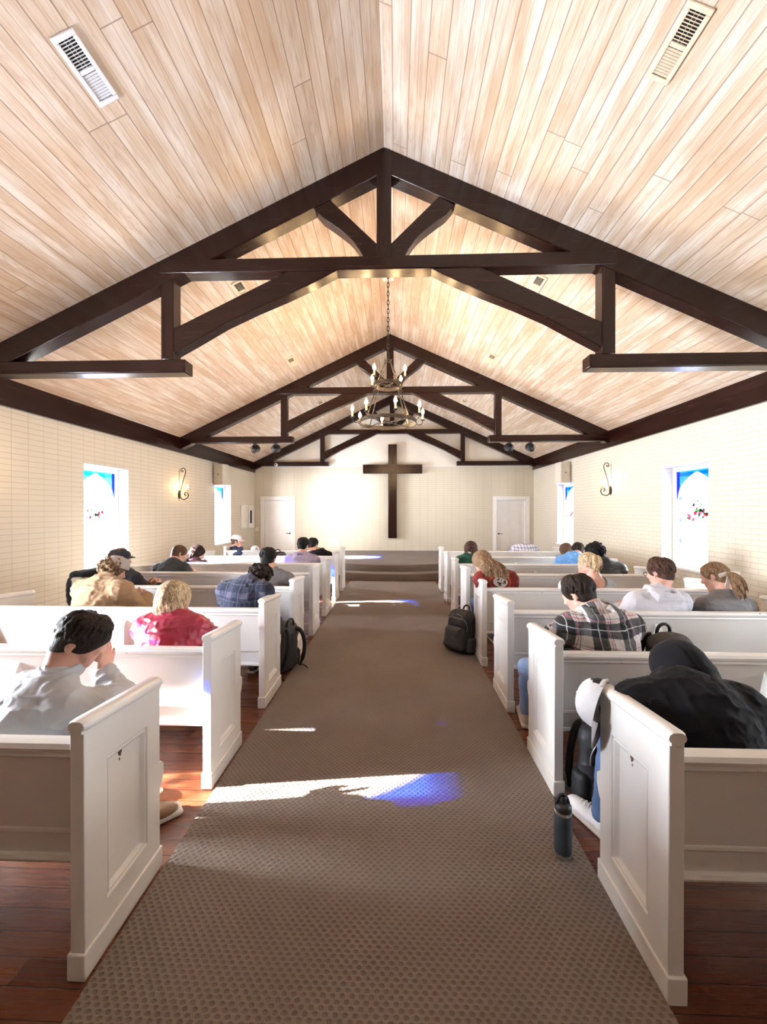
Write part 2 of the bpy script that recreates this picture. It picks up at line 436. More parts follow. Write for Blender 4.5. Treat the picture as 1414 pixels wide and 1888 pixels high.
def mat_carpet():
    t = NT('taupe waffle carpet'); o = t.obj(); P = 0.032
    s = t.sep(o); s = (s[0], t.math('SUBTRACT', s[1], s[2]))
    def dots(dx, dy):
        a = t.math('MULTIPLY', t.math('SUBTRACT', t.math('FRACT', t.math('ADD', t.math('DIVIDE', s[0], P), dx)), 0.5), .8)
        b = t.math('SUBTRACT', t.math('FRACT', t.math('ADD', t.math('DIVIDE', s[1], P), dy)), 0.5)
        return t.vmath('LENGTH', t.comb(a, b, 0.0))
    d = t.math('MINIMUM', dots(0, 0), dots(0.5, 0.5))
    d = t.math('ADD', d, t.math('MULTIPLY', t.math('SUBTRACT', t.noise(o, 110, 2), 0.5), 0.16))
    pit = t.remap(d, 0.14, 0.27, 1.0, 0.0)
    pile = t.noise(o, 420, 2); wear = t.noise(o, 1.6, 5, 0.6)
    c = t.mix(t.remap(wear, 0.35, 0.65), (0.215, 0.170, 0.140), (0.255, 0.208, 0.175))
    c = t.mix(t.math('MULTIPLY', pit, 0.5), c, (0.090, 0.065, 0.050))
    c = t.mix(t.math('MULTIPLY', pile, 0.35), c, (0.12, 0.09, 0.07))
    h = t.math('ADD', t.math('MULTIPLY', t.math('SUBTRACT', 1.0, pit), 1.0), t.math('MULTIPLY', pile, 0.6))
    t.pr(c, 0.95, 0, t.bump(h, 0.7, 0.006), 0.1, Sheen_Weight=0.1); return t.m
M_carpet = mat_carpet()
def mat_pew(name, chips):
    t = NT(name); o = t.obj()
    n = t.noise(o, 3.0, 4); b = t.noise(t.comb(*[t.math('MULTIPLY', q, k) for q, k in zip(t.sep(o), (4, 12, 12))]), 3.0, 3)
    c = t.mix(t.remap(n, 0.3, 0.7), (0.78, 0.775, 0.745), (0.82, 0.815, 0.79))
    if chips:
        k = t.noise(o, 14, 5, 0.7); z = t.noise(o, 1.7, 2)
        f = t.remap(t.math('ADD', k, t.math('MULTIPLY', z, 0.5)), 0.915, 0.935)
        c = t.mix(f, c, (0.16, 0.10, 0.06))
    t.pr(c, 0.33, 0, t.bump(b, 0.06, 0.004), 0.5); return t.m
M_pew = mat_pew('cream painted pew', False); M_rail = mat_pew('chipped cream pew rail', True)
M_iron = simple('black wrought iron', (0.030, 0.024, 0.020), 0.45, 0.6, 0.3, 20)
M_black = simple('black plastic', (0.015, 0.015, 0.017), 0.4, 0, 0.2, 20)
M_lead = simple('lead came', (0.10, 0.13, 0.17), 0.5, 0.5, 0.2, 30)
def glow(name, col, s):
    t = NT(name); e = t.n('ShaderNodeEmission'); t.put(e.inputs[0], col); t.put(e.inputs[1], s)
    lw = t.n('ShaderNodeLayerWeight'); lw.inputs[0].default_value = 0.4
    t.put(e.inputs[0], t.mix(lw.outputs['Facing'], col, (1.0, 0.45, 0.10)))
    t.t.links.new(e.outputs[0], t.out.inputs[0]); return t.m
M_bulb = glow('lit candle bulb', (1.0, 0.74, 0.42), BULB); M_bulb2 = glow('lit sconce bulb', (1.0, 0.74, 0.42), BULB2)
M_bulb_off = simple('unlit bulb glass', (0.8, 0.78, 0.72), 0.1, 0, 0.02)
M_candle = simple('ivory candle sleeve', (0.80, 0.62, 0.32), 0.5, 0, 0.05)
def glass(name, col, tl=0.25):
    t = NT(name); o = t.obj()
    n = t.noise(o, 25, 3, 0.5, 0.5)
    c = t.mix(t.remap(n, 0.3, 0.7), [x * 0.85 for x in col], col)
    a = t.n('ShaderNodeBsdfTransparent'); t.put(a.inputs[0], c)
    b = t.n('ShaderNodeBsdfTranslucent'); t.put(b.inputs[0], c)
    g = t.n('ShaderNodeBsdfGlossy'); t.put(g.inputs[1], 0.08)
    m = t.n('ShaderNodeMixShader'); t.put(m.inputs[0], tl); t.t.links.new(a.outputs[0], m.inputs[1]); t.t.links.new(b.outputs[0], m.inputs[2])
    m2 = t.n('ShaderNodeMixShader'); t.put(m2.inputs[0], 0.04); t.t.links.new(m.outputs[0], m2.inputs[1]); t.t.links.new(g.outputs[0], m2.inputs[2])
    t.t.links.new(m2.outputs[0], t.out.inputs[0]); return t.m
GL = {k: glass('stained glass ' + k, c) for k, c in dict(
    clear=(0.92, 0.93, 0.95), deep=(0.006, 0.015, 0.55), blue=(0.008, 0.085, 0.60), cyan=(0.03, 0.32, 0.62), pale=(0.62, 0.86, 0.95), amber=(0.98, 0.86, 0.55),
    pink=(0.55, 0.08, 0.17), red=(0.30, 0.015, 0.03), green=(0.02, 0.12, 0.035), violet=(0.05, 0.06, 0.42), lavender=(0.80, 0.78, 0.95)).items()}
GLN = list(GL)
# ================================================================== room shell
tag(MB().box(XL - 0.3, XR + 0.3, YB, YF + 0.3, -0.15, 0.0).build('floor', M_floor), kind='structure')
WIN_Y = [(1.42, 2.35), (5.465, 6.395), (9.52, 10.45)]
SILL, HEAD, TH = 0.735, 2.285, 0.28
def side_wall(name, x, sg, mat):
    m = MB(); x0, x1 = sorted((x, x + sg * TH)); y = YB
    for a, b in sorted(WIN_Y):
        m.box(x0, x1, y, a, 0, 3.3); m.box(x0, x1, a, b, 0, SILL); m.box(x0, x1, a, b, HEAD, 3.3); y = b
    m.box(x0, x1, y, YF + 0.3, 0, 3.3)
    return tag(m.build(name, mat), kind='structure')
side_wall('wall_left', XL, -1, M_wl); side_wall('wall_right', XR, 1, M_wr)
# doors in the front wall
DOORS = [(-4.22, -3.33), (3.16, 4.07)]; DH = 1.93
m = MB(); x = XL; BT = EYE + 1.39
for a, b in DOORS:
    m.box(x, a, YF, YF + TH, 0, BT); m.box(a, b, YF, YF + TH, DH, BT); x = b
m.box(x, XR, YF, YF + TH, 0, BT)
tag(m.build('wall_front', M_wf), kind='structure')
tag(MB().prism([(XL - .02, BT), (XR + .02, BT), (XR + .02, zc(XR)), (CX0, EYE + RH), (XL - .02, zc(XL))], YF - 0.015, YF + TH).build('wall_gable', M_plaster), kind='structure')
tag(MB().prism([(XL, 0), (XR, 0), (XR, zc(XR)), (CX0, EYE + RH), (XL, zc(XL))], YB - 0.25, YB).build('wall_back', M_back), kind='structure')
# sloped board ceiling, uv in metres (u along the ridge, v down the slope)
def ceiling():
    me = bpy.data.meshes.new('ceiling'); T = 0.12
    xl, xr = XL - 0.1, XR + 0.1; zl, zr, zt = zc(xl), zc(xr), EYE + RH
    y0, y1 = YB - 0.2, YF + 0.2
    vs = [(xl, y0, zl), (CX0, y0, zt), (CX0, y1, zt), (xl, y1, zl), (xr, y0, zr), (xr, y1, zr)]
    vs += [(a, b, c + T) for a, b, c in vs]
    fs = [(0, 1, 2, 3), (1, 4, 5, 2), (6, 9, 8, 7), (7, 8, 11, 10), (0, 3, 9, 6), (4, 10, 11, 5), (0, 6, 7, 1), (1, 7, 10, 4), (3, 2, 8, 9), (2, 5, 11, 8)]
    me.from_pydata(vs, [], fs); uv = me.uv_layers.new(name='metres')
    for p in me.polygons:
        for li in p.loop_indices:
            v = me.vertices[me.loops[li].vertex_index].co
            d = math.hypot(v.x - CX0, v.z % 100 - zt)
            uv.data[li].uv = (v.y, d if v.x <= CX0 + 1e-3 else d + 50.3)
    # the ridge vertices belong to both slopes: give the right slope its own offset there
    for li in me.polygons[1].loop_indices:
        v = me.vertices[me.loops[li].vertex_index].co
        uv.data[li].uv = (v.y + 3.3, 50.3 + math.hypot(v.x - CX0, v.z - zt))
    me.materials.append(M_ceil); o = bpy.data.objects.new('ceiling', me); COL.objects.link(o)
    return tag(o, kind='structure')
ceiling()
# dark wall beams under the eaves
HLb, HLt, HRb, HRt = 1.205, 1.56, 1.265, 1.63
b = MB().box(XL - .1, XL + 0.05, YB, YF, EYE + HLb, EYE + HLt).build('trim_1', M_beam_y, bevel=0.006); tag(b, 'dark stained timber beam along the top of the left wall', kind='structure')
b = MB().box(XR - 0.05, XR + .1, YB, YF, EYE + HRb, EYE + HRt).build('trim_2', M_beam_y, bevel=0.006); tag(b, 'dark stained timber beam along the top of the right wall', kind='structure')
tag(MB().box(XL + .05, XR - .05, YF - 0.03, YF, BT - 0.012, BT + 0.012).build('trim_3', M_white), kind='structure')
# ------------------------------------------------------------------ stained glass windows
GW, GH = 0.80, 1.42                                        # glass size
def arch(n=14):
    R = []
    for i in range(n + 1):
        a = math.radians(60) * i / n
        R.append((1 - math.cos(a), 0.68 + 0.30 * math.sin(a) / math.sin(math.radians(60))))
    return R                                               # left half of the pointed arch, (u, v)
def make_window(idx, x, sg, y0):
    root = thing('window_%d' % idx, None, None, (0, 0, 0)); tag(root, kind='structure')
    yw = 0.93; xg = x + sg * 0.20; gy0 = y0 + (yw - GW) / 2; gz0 = SILL + 0.06
    P = lambda u, v, d=0.0: (xg - sg * d, gy0 + u * GW, gz0 + v * GH)
    f = MB()
    fw = 0.065
    for a, b, c, d in ((y0, y0 + fw, SILL, HEAD), (y0 + yw - fw, y0 + yw, SILL, HEAD), (y0 + fw, y0 + yw - fw, SILL, gz0), (y0 + fw, y0 + yw - fw, gz0 + GH, HEAD)):
        f.box(*sorted((xg - sg * 0.03, xg + sg * 0.05)), a, b, c, d)
    f.build('window_frame', M_white, root, bevel=0.006)
    MB().box(*sorted((x - sg * 0.03, xg - sg * 0.03)), y0 - 0.03, y0 + yw + 0.03, SILL - 0.035, SILL + 0.004).build('window_sill', M_white, root, bevel=0.008)
    g = MB(); A = arch(); Am = [(1 - u, v) for u, v in A]
    def face(pts, c, d=0.0): g.add([P(u, v, d) for u, v in pts], [list(range(len(pts)))], GLN.index(c))
    face([(0, 1), (0, .68)] + A[1:] + [(.5, 1)], 'blue')
    face([(1, 1), (.5, 1)] + Am[::-1][:-1] + [(1, .68)], 'blue')
    face([(0, 0)] + A + Am[::-1][1:] + [(1, 0)], 'clear')
    e = 0.003
    face([(0, .66), (.085, .80), (.085, 1), (0, 1)], 'deep', e); face([(1, .66), (.93, .80), (.93, 1), (1, 1)], 'deep', e)
    face([(.085, .945), (.37, .945), (.44, .985), (.085, .985)], 'cyan', e); face([(.93, .945), (.63, .945), (.56, .985), (.93, .985)], 'cyan', e)
    face([(.5, .93), (.53, .955), (.5, .985), (.47, .955)], 'amber', e)
    for du in (0.085, 0.915):
        for v in (.23, .46, .70):
            face([(du - .055, v), (du, v - .036), (du + .055, v), (du, v + .036)], 'violet', e)
            face([(du - .022, v), (du, v - .015), (du + .022, v), (du, v + .015)], 'lavender', e * 1.6)
    ro = [(.27, .055), (.34, .03), (.66, .03), (.73, .055), (.73, .095), (.66, .12), (.34, .12), (.27, .095)]
    ri = [(.50 + (u - .5) * .93, .075 + (v - .075) * .80) for u, v in ro]
    for q in range(8): face([ro[q], ro[(q + 1) % 8], ri[(q + 1) % 8], ri[q]], 'green', e)
    face(ri, 'amber', e)
    r = random.Random(idx * 5 + 1)
    face([(.33, .44), (.67, .44), (.62, .385), (.55, .35), (.45, .35), (.38, .385)], 'pale', e)
    for i in range(64):
        a = r.uniform(0, 2 * PI); q = math.sqrt(r.random())
        u, v = .5 + .27 * q * math.cos(a), .52 + .085 * q * math.sin(a) + (0.10 * r.random() if abs(math.cos(a)) < .5 else 0)
        c = r.choice(['pink', 'pink', 'red', 'green', 'pink', 'lavender', 'green'])
        n = 6; rr = r.uniform(.018, .045); ph = r.uniform(0, 2)
        face([(u + rr * math.cos(2 * PI * k / n + ph) * r.uniform(.7, 1.2), v + rr * .55 * math.sin(2 * PI * k / n + ph) * r.uniform(.7, 1.2)) for k in range(n)], c, e * (2 + i * .02))
    g.build('stained_glass', [GL[k] for k in GLN], root)
    l = MB(); rr = 0.0042
    def line(*pts): l.tube([P(u, v, 0.006) for u, v in pts], rr, 5)
    line(*A); line(*Am)
    line((0, 0), (0, 1)); line((1, 0), (1, 1)); line((0, 1), (1, 1)); line((0, 0), (1, 0))
    for u in (.15, .85): line((u, .02), (u, .88 if 0 else .82))
    for v in (.15, .20): line((0, v), (1, v))
    for k in range(4):
        v = .20 + .13 * k
        line((.15, v), (.32, v + .13)); line((.32, v), (.15, v + .13)); line((.85, v), (.68, v + .13)); line((.68, v), (.85, v + .13))
    line((.15, .29), (.85, .29)); line((.32, .33), (.42, .27), (.58, .27), (.68, .33)); line((.36, .225), (.64, .225))
    line((.33, .44), (.38, .385), (.45, .35), (.55, .35), (.62, .385), (.67, .44), (.33, .44))
    line((.15, .62), (.5, .90), (.85, .62)); line((.25, .70), (.42, .56)); line((.75, .70), (.58, .56)); line((.3, .80), (.5, .66), (.7, .80))
    l.build('leading', M_lead, root, smooth=60)
    # iron security rail stub above the opening
    return root
k = 1
for a, b in WIN_Y[:3]:
    make_window(k, XL, -1, a); make_window(k + 1, XR, 1, a); k += 2
# ------------------------------------------------------------------ doors
M_doorh = simple('bronze lever handle', (0.05, 0.035, 0.025), 0.35, 0.8, 0.2)
for i, (a, b) in enumerate(DOORS):
    d = thing('door_%d' % (i + 1), ['white six panel door at the left end of the front wall', 'white six panel door at the right end of the front wall'][i], None); tag(d, kind='structure')
    f = MB(); cw = 0.115
    f.box(a - cw, a, YF - 0.025, YF + 0.02, 0, DH + cw); f.box(b, b + cw, YF - 0.025, YF + 0.02, 0, DH + cw); f.box(a, b, YF - 0.025, YF + 0.02, DH, DH + cw)
    f.box(a, a + 0.02, YF + .02, YF + 0.14, 0, DH); f.box(b - 0.02, b, YF + .02, YF + 0.14, 0, DH); f.box(a + .02, b - .02, YF + .02, YF + 0.14, DH - 0.02, DH)
    f.build('door_frame', M_white, d, bevel=0.006)
    lf = MB(); yl = YF + 0.10; xa, xb = a + 0.022, b - 0.022; lf.box(xa, xb, yl, yl + 0.04, 0.01, DH - .022)
    w = (xb - xa); px = [(xa + .11, xa + w / 2 - .045), (xa + w / 2 + .045, xb - .11)]
    for (q0, q1) in px:
        for (z0, z1) in ((.2, .78), (.92, 1.45), (1.56, 1.80)):
            lf.box(q0, q1, yl - 0.004, yl, z0, z1); lf.box(q0 + .03, q1 - .03, yl - 0.014, yl - .004, z0 + .03, z1 - .03)
    leaf = lf.build('door_leaf', M_white, d, bevel=0.005)
    hx = xb - 0.07 if i == 0 else xa + 0.07; s = -1 if i == 0 else 1
    h = MB(); h.tube([(hx, yl, .86), (hx, yl - .05, .86), (hx + s * .02, yl - .06, .86), (hx + s * .11, yl - .06, .86)], .009, 8)
    h.lathe([(.026, 0), (.026, .008)], 16, M=Matrix.Translation((hx, yl, .86)) @ Matrix.Rotation(PI / 2, 4, 'X'))
    h.build('door_handle', M_doorh, leaf, smooth=40)
# ------------------------------------------------------------------ carpet runner and stage
m = MB(); n = 60; cx = -0.095
R1, R2, CY = 2.93, 2.60, 8.66 + 2.93
def semi(R, z0, z1):
    pts = [(cx - R, YF)] + [(cx - R * math.cos(PI * i / n), CY - R * math.sin(PI * i / n)) for i in range(n + 1)] + [(cx + R, YF)]
    return MB().prism(pts, z0, z1, 'z')
st = semi(R1, 0, 0.165).build('platform', M_carpet, bevel=0.012); tag(st, 'low carpeted step curving out in front of the stage', kind='structure')
st = semi(R2, 0.165, 0.325).build('platform.001', M_carpet, bevel=0.012); tag(st, 'carpeted semicircular stage below the cross', kind='structure')
# runner: subdivided sheet with a few ripples near its far end
NX, NY = 24, 90; x0, x1, y0, y1 = -1.035, 0.875, -2.0, 8.62
vs, fs = [], []
for j in range(NY + 1):
    for i in range(NX + 1):
        x = x0 + (x1 - x0) * i / NX; y = y0 + (y1 - y0) * (1 - (1 - j / NY) ** 1.6)
        z = 0.012
        for (rx, ry, w, l, hh) in ((-.55, 8.15, .05, .35, .012), (-.2, 8.2, .06, .4, .014), (.72, 8.25, .05, .3, .012)):
            q = (x - rx + (y - ry) * -.25) / w; z += hh * math.exp(-q * q) * math.exp(-((y - ry) / l) ** 2)
        vs.append((x, y, z))
for j in range(NY):
    for i in range(NX):
        a = j * (NX + 1) + i; fs.append((a, a + 1, a + NX + 2, a + NX + 1))
cm = MB().add(vs, fs)
B = len(vs); ring = [i for i in range(NX + 1)] + [j * (NX + 1) + NX for j in range(1, NY + 1)] + [NY * (NX + 1) + i for i in range(NX - 1, -1, -1)] + [j * (NX + 1) for j in range(NY - 1, 0, -1)]
low = [(vs[i][0], vs[i][1], 0.001) for i in ring]; cm.v += low
for q in range(len(ring)):
    r = (q + 1) % len(ring); cm.f.append([ring[q], B + q, B + r, ring[r]]); cm.mi.append(0)
tag(cm.build('carpet_runner', M_carpet, smooth=60), 'long taupe waffle textured carpet runner down the middle aisle', 'carpet')
# ------------------------------------------------------------------ roof trusses
def make_truss(y, label, dz=0.0):
    root = thing('roof_truss', label, 'roof truss', (0, y, EYE), 0, 'dark timber trusses under the ceiling')
    D = 0.15
    def P(name, poly, y0=0.0, y1=D, bev=0.008): return MB().prism(poly, y0, y1).build(name, M_beam_z if name.endswith('post') else M_beam, root, bevel=bev)
    c = CX0
    for s, mm, xw in ((-1, ML, XL), (1, MR, XR)):
        h = lambda x: RH - mm * abs(x - c)
        xe = xw - s * 0.0
        P('rafter', [(c, RH), (xe, h(xe)), (xe, h(xe) - .25), (c, RH - .25)])
        P('hammer_beam', [(c + s * 2.01, 1.397), (xe, 1.397), (xe, 1.532), (c + s * 2.01, 1.532)], -0.004, D + .004, 0.014)
        P('queen_post', [(c + s * 2.135, 1.53), (c + s * 2.265, 1.53), (c + s * 2.265, h(c + s * 2.265) - .2), (c + s * 2.135, h(c + s * 2.135) - .2)], 0.004, D - .004)
        # arched brace
        low = [(2.135, 1.60), (1.95, 1.70), (1.62, 1.885), (1.30, 2.03), (.99, 2.155), (.68, 2.295), (.47, 2.40)]
        low2 = []
        for i in range(len(low) - 1):
            for k in range(3): low2.append((low[i][0] + (low[i + 1][0] - low[i][0]) * k / 3, low[i][1] + (low[i + 1][1] - low[i][1]) * k / 3))
        low2.append(low[-1])
        poly = [(2.135, 1.845)] + low2 + [(.96, 2.405)]
        P('arched_brace', [(c + s * a, b) for a, b in poly], 0.008, D - .008, 0.006)
        lowc = [(.70, 3.03), (.617, 2.935), (.53, 2.875), (.449, 2.815), (.36, 2.745), (.308, 2.69), (.25, 2.61), (.205, 2.53)]
        P('curved_strut', [(c + s * a, b) for a, b in [(.55, 3.12)] + lowc + [(.06, 2.53), (.06, 2.65)]], 0.012, D - .012, 0.006)
    P('king_post', [(c - .073, 2.5), (c + .073, 2.5), (c + .073, RH - .06), (c - .073, RH - .06)], -0.004, D + .004)
    P('collar_beam', [(c - 2.27, 2.40), (c + 2.27, 2.40), (c + 2.27, 2.533), (c - 2.27, 2.533)], -0.002, D + .002)
    return root
T1 = make_truss(3.83, 'dark timber roof truss nearest the camera')
def dup_truss(y, label):
    r = copy_tree(T1); r.location.y = y; r['label'] = label; return r
T2 = dup_truss(7.88, 'dark timber roof truss behind the chandelier, carrying the four spotlights')
T3 = dup_truss(12.02, 'dark timber roof truss against the far wall above the cross')
# ------------------------------------------------------------------ cross
t = thing('wall_cross', 'large dark wooden cross hanging on the middle of the far wall', 'cross', (CX0 + .01, YF - 0.1, EYE))
MB().box(-.135, .135, -.06, .06, -.875, 2.07)  .build('upright', M_beam_z, t, bevel=.012)
MB().box(-.93, .93, -.062, .062, 1.155, 1.435).build('crossbar', M_beam, t, bevel=.012)
for z in (.2, 1.2): MB().box(-.06, .06, .055, .10, z, z + .1).build('wall_bracket', M_iron, t)
# ------------------------------------------------------------------ chandelier
t = thing('chandelier', 'two tier black iron ring chandelier with lit candle bulbs', 'chandelier', (CX0, 5.85, EYE))
lk = MB(); z = RH - .02; i = 0
while z > 2.32:
    ax = 'x' if i % 2 else 'y'
    pts = [(0.016 * math.cos(a), 0.042 * math.sin(a)) for a in np.linspace(0, 2 * PI, 13)]
    lk.tube([((p, 0, z - .04 + q) if ax == 'y' else (0, p, z - .04 + q)) for p, q in pts], .0055, 6, False); z -= .066; i += 1
lk.build('chain', M_iron, t, smooth=60)
MB().box(-.09, .09, -.09, .09, RH - .085, RH - .045).build('ceiling_plate', M_white, t, bevel=.008)
def ring(R, z, hh):
    m = MB(); n = 56; th = .012
    for a in range(n):
        t0, t1 = 2 * PI * a / n, 2 * PI * (a + 1) / n
        q = []
        for tt in (t0, t1):
            for r in (R - th / 2, R + th / 2):
                for zz in (z - hh / 2, z + hh / 2): q.append((r * math.cos(tt), r * math.sin(tt), zz))
        m.add(q, [(0, 1, 5, 4), (2, 6, 7, 3), (1, 3, 7, 5), (0, 4, 6, 2)])
    return m
lo = ring(.43, 1.34, .055); lo2 = lo
for a in range(4):
    ang = PI / 4 + a * PI / 2; lo.tube([(.43 * math.cos(ang), .43 * math.sin(ang), 1.335), (.2 * math.cos(ang + .25), .2 * math.sin(ang + .25), 1.345), (.06 * math.cos(ang), .06 * math.sin(ang), 1.335)], .008, 6)
lo.torus((0, 0, 1.335), .06, .008)
lo.build('lower_ring', M_iron, t, smooth=50)
up = ring(.215, 1.90, .05)
for a in range(4):
    ang = a * PI / 2 + .3; up.tube([(.215 * math.cos(ang), .215 * math.sin(ang), 1.895), (.1 * math.cos(ang + .4), .1 * math.sin(ang + .4), 1.90), (.03 * math.cos(ang), .03 * math.sin(ang), 1.895)], .007, 6)
up.torus((0, 0, 1.895), .03, .007); up.build('upper_ring', M_iron, t, smooth=50)
hub = MB(); hub.tube([(0, 0, 2.33), (0, 0, 2.25)], .02, 10); hub.torus((0, 0, 2.28), .045, .006)
for a in range(4):
    ang = PI / 4 + a * PI / 2; hub.tube([(.02 * math.cos(ang), .02 * math.sin(ang), 2.26), (.07 * math.cos(ang), .07 * math.sin(ang), 2.25), (.085 * math.cos(ang), .085 * math.sin(ang), 2.28)], .006, 6)
hub.build('hub', M_iron, t, smooth=50)
for a in range(4):
    ang = PI / 4 + a * PI / 2; ca, sa = math.cos(ang), math.sin(ang)
    MB().tube([(.05 * ca, .05 * sa, 2.26), (.21 * ca, .21 * sa, 1.92)], .0065, 6).torus((.13 * ca, .13 * sa, 2.07), .018, .005, 'y', 12, 5).build('rod', M_iron, t, smooth=50)
    MB().tube([(.215 * ca, .215 * sa, 1.88), (.42 * ca, .42 * sa, 1.36)], .0085, 6).torus((.27 * ca, .27 * sa, 1.76), .02, .006, 'y', 12, 5).build('rod', M_iron, t, smooth=50)
def candle(R0, R1, z, ang, on=True):
    ca, sa = math.sin(ang), -math.cos(ang)                 # 0 faces the camera
    pts = [(R0 * ca, R0 * sa, z)]
    for k in range(1, 8):
        u = k / 7; r = R0 + (R1 - R0) * math.sin(u * PI / 2) ; pts.append((r * ca, r * sa, z - .045 * math.sin(u * PI) + .05 * u))
    arm = MB().tube(pts, .006, 6); arm.lathe([(.012, 0), (.034, .008), (.036, .014), (.012, .014)], 14, (R1 * ca, R1 * sa, z + .045))
    a = arm.build('candle_arm', M_iron, t, smooth=50)
    MB().lathe([(.0145, 0), (.0145, .085), (.010, .087)], 12, (R1 * ca, R1 * sa, z + .058)).build('candle_sleeve', M_candle, a, smooth=50)
    b = MB().lathe([(.006, 0), (.020, .018), (.024, .036), (.017, .060), (.006, .084), (.001, .094)], 12, (R1 * ca, R1 * sa, z + .144)).build('bulb', M_bulb if on else M_bulb_off, a, smooth=80)
    if not on: b['label'] = 'unlit bulb'
for k in range(8): candle(.43, .545, 1.34, math.radians(12 + 45 * k), k != 3)
for k in range(4): candle(.215, .32, 1.90, math.radians(52 + 90 * k))
# ------------------------------------------------------------------ wall sconces
def sconce(x, sg, y, label, zp=1.93):
    t = thing('wall_sconce', label, 'wall lamp', (x, y, zp), 0, 'scrolled iron wall sconces')
    X = lambda d, z: (sg * d, 0, z)
    MB().lathe([(.030, 0), (.045, .006), (.045, .014), (.02, .024)], 20, M=Matrix.Rotation(sg * PI / 2, 4, 'Y') @ Matrix.Diagonal((2.0, 1, 1, 1))).build('back_plate', M_iron, t, smooth=50)
    top = [X(.03, .06), X(.055, .16), X(.10, .33), X(.135, .44), X(.140, .50), X(.118, .545), X(.08, .555), X(.048, .53), X(.045, .495), X(.068, .478), X(.088, .497), X(.075, .515)]
    bot = [X(.02, -.04), X(.06, -.09), X(.11, -.10), X(.17, -.075), X(.20, -.02), X(.185, .03), X(.145, .045), X(.118, .02), X(.128, -.012), X(.15, -.008)]
    def sm(p):
        out = []
        for i in range(len(p) - 1):
            p0, p1, p2, p3 = [Vector(p[max(0, min(len(p) - 1, i + k))]) for k in (-1, 0, 1, 2)]
            for q in range(4):
                u = q / 4; out.append(0.5 * ((2 * p1) + (p2 - p0) * u + (2 * p0 - 5 * p1 + 4 * p2 - p3) * u * u + (3 * p1 - p0 - 3 * p2 + p3) * u ** 3))
        return out + [Vector(p[-1])]
    MB().tube(sm(top), .0085, 7).build('upper_scroll', M_iron, t, smooth=60)
    MB().tube(sm(bot), .0095, 7).build('lower_scroll', M_iron, t, smooth=60)
    MB().tube([X(.0, .01), X(.0, .53)], .004, 6).build('stem', M_iron, t)
    cs = MB().lathe([(.012, 0), (.035, .008), (.035, .014), (.015, .016), (.015, .08), (.01, .082)], 14, X(.18, .035)).build('candle_sleeve', M_candle, t, smooth=50)
    MB().lathe([(.006, 0), (.018, .018), (.022, .036), (.016, .058), (.006, .082), (.001, .092)], 12, X(.18, .118)).build('bulb', M_bulb2, cs, smooth=80)
    return t
for y, w in ((7.93, 'between the two windows'), (3.85, 'nearest the camera')):
    sconce(XL, 1, y, 'lit scrolled iron sconce on the left wall ' + w); sconce(XR, -1, y - .05, 'lit scrolled iron sconce on the right wall ' + w, 2.0)
# ------------------------------------------------------------------ loudspeakers
M_spk = simple('beige loudspeaker shell', (0.62, 0.56, 0.47), 0.6, 0, 0.05, 10, 0.1, 400)
M_grille = simple('beige grille cloth', (0.56, 0.51, 0.43), 0.8, 0, 0.05, 10, 0.3, 700)
for sg, x, y, z, lab in ((1, XL, 9.50, 2.49, 'beige box loudspeaker high on the left wall'), (-1, XR, 9.72, 2.53, 'beige box loudspeaker high on the right wall')):
    t = thing('loudspeaker', lab, 'speaker', (x + sg * .17, y, z), math.radians(-8 * sg), 'wall loudspeakers')
    MB().box(-.13, .13, -.12, .14, -.26, .26).build('cabinet', M_spk, t, bevel=.012)
    g = MB().box(-.115, .115, -.132, -.119, -.245, .245).build('grille', M_grille, t, bevel=.006)
    MB().lathe([(.016, 0), (.014, .006)], 14, M=Matrix.Translation((0, -.132, 0)) @ Matrix.Rotation(PI / 2, 4, 'X')).build('badge', M_iron, g)
    MB().box(*sorted((-sg * .17, -sg * .12)), -.03, .03, -.08, .08).build('wall_bracket', M_iron, t)
# ------------------------------------------------------------------ ceiling vents
M_vw = simple('white vent enamel', (0.85, 0.86, 0.86), 0.4, 0, 0.03); M_vc = simple('cream vent enamel', (0.72, 0.60, 0.42), 0.5, 0, 0.15, 9)
M_dark = simple('dark duct', (0.02, 0.02, 0.022), 0.8)
def vent(pts, label, mat):
    ps = [Wceil(u, v) for u, v in pts]; c = sum(ps, Vector()) / len(ps)
    left = c.x < CX0; n = Vector((ML, 0, -1)).normalized() if left else Vector((-MR, 0, -1)).normalized()
    ay = Vector((0, 1, 0)); ax = ay.cross(n)
    M = Matrix((ax, ay, n)).transposed().to_4x4(); M.translation = c
    t = thing('ceiling_vent', label, 'vent', c, 0, 'slotted ceiling vents'); t.matrix_world = M
    l, w = .19, .075
    f = MB()
    f.box(-w, w, -l, -l + .03, 0, .014).box(-w, w, l - .03, l, 0, .014).box(-w, -w + .028, -l + .03, l - .03, 0, .014).box(w - .028, w, -l + .03, l - .03, 0, .014).box(-w + .028, w - .028, -.012, .012, 0, .013)
    f.build('frame', mat, t, bevel=.004)
    MB().box(-w + .02, w - .02, -l + .02, l - .02, .0005, .003).build('duct_opening', M_dark, t)
    s = MB()
    for half in (-1, 1):
        for k in range(9):
            y = half * (.024 + .0155 * k); a = math.radians(38 * half)
            R = Matrix.Translation((0, y, .008)) @ Matrix.Rotation(a, 4, 'X'); s.box(-w + .028, w - .028, -.0055, .0055, -.0009, .0009, M=R)
    for q in (-.012, .012): s.box(q - .0012, q + .0012, -l + .03, l - .03, .004, .006)
    s.build('louvres', mat, t)
    return t
vent([(112, 95), (146, 77), (208, 164), (177, 183)], 'white slotted vent in the left slope nearest the camera', M_vw)
vent([(1259, 28), (1295, 44), (1234, 138), (1208, 127)], 'cream slotted vent in the right slope nearest the camera', M_vc)
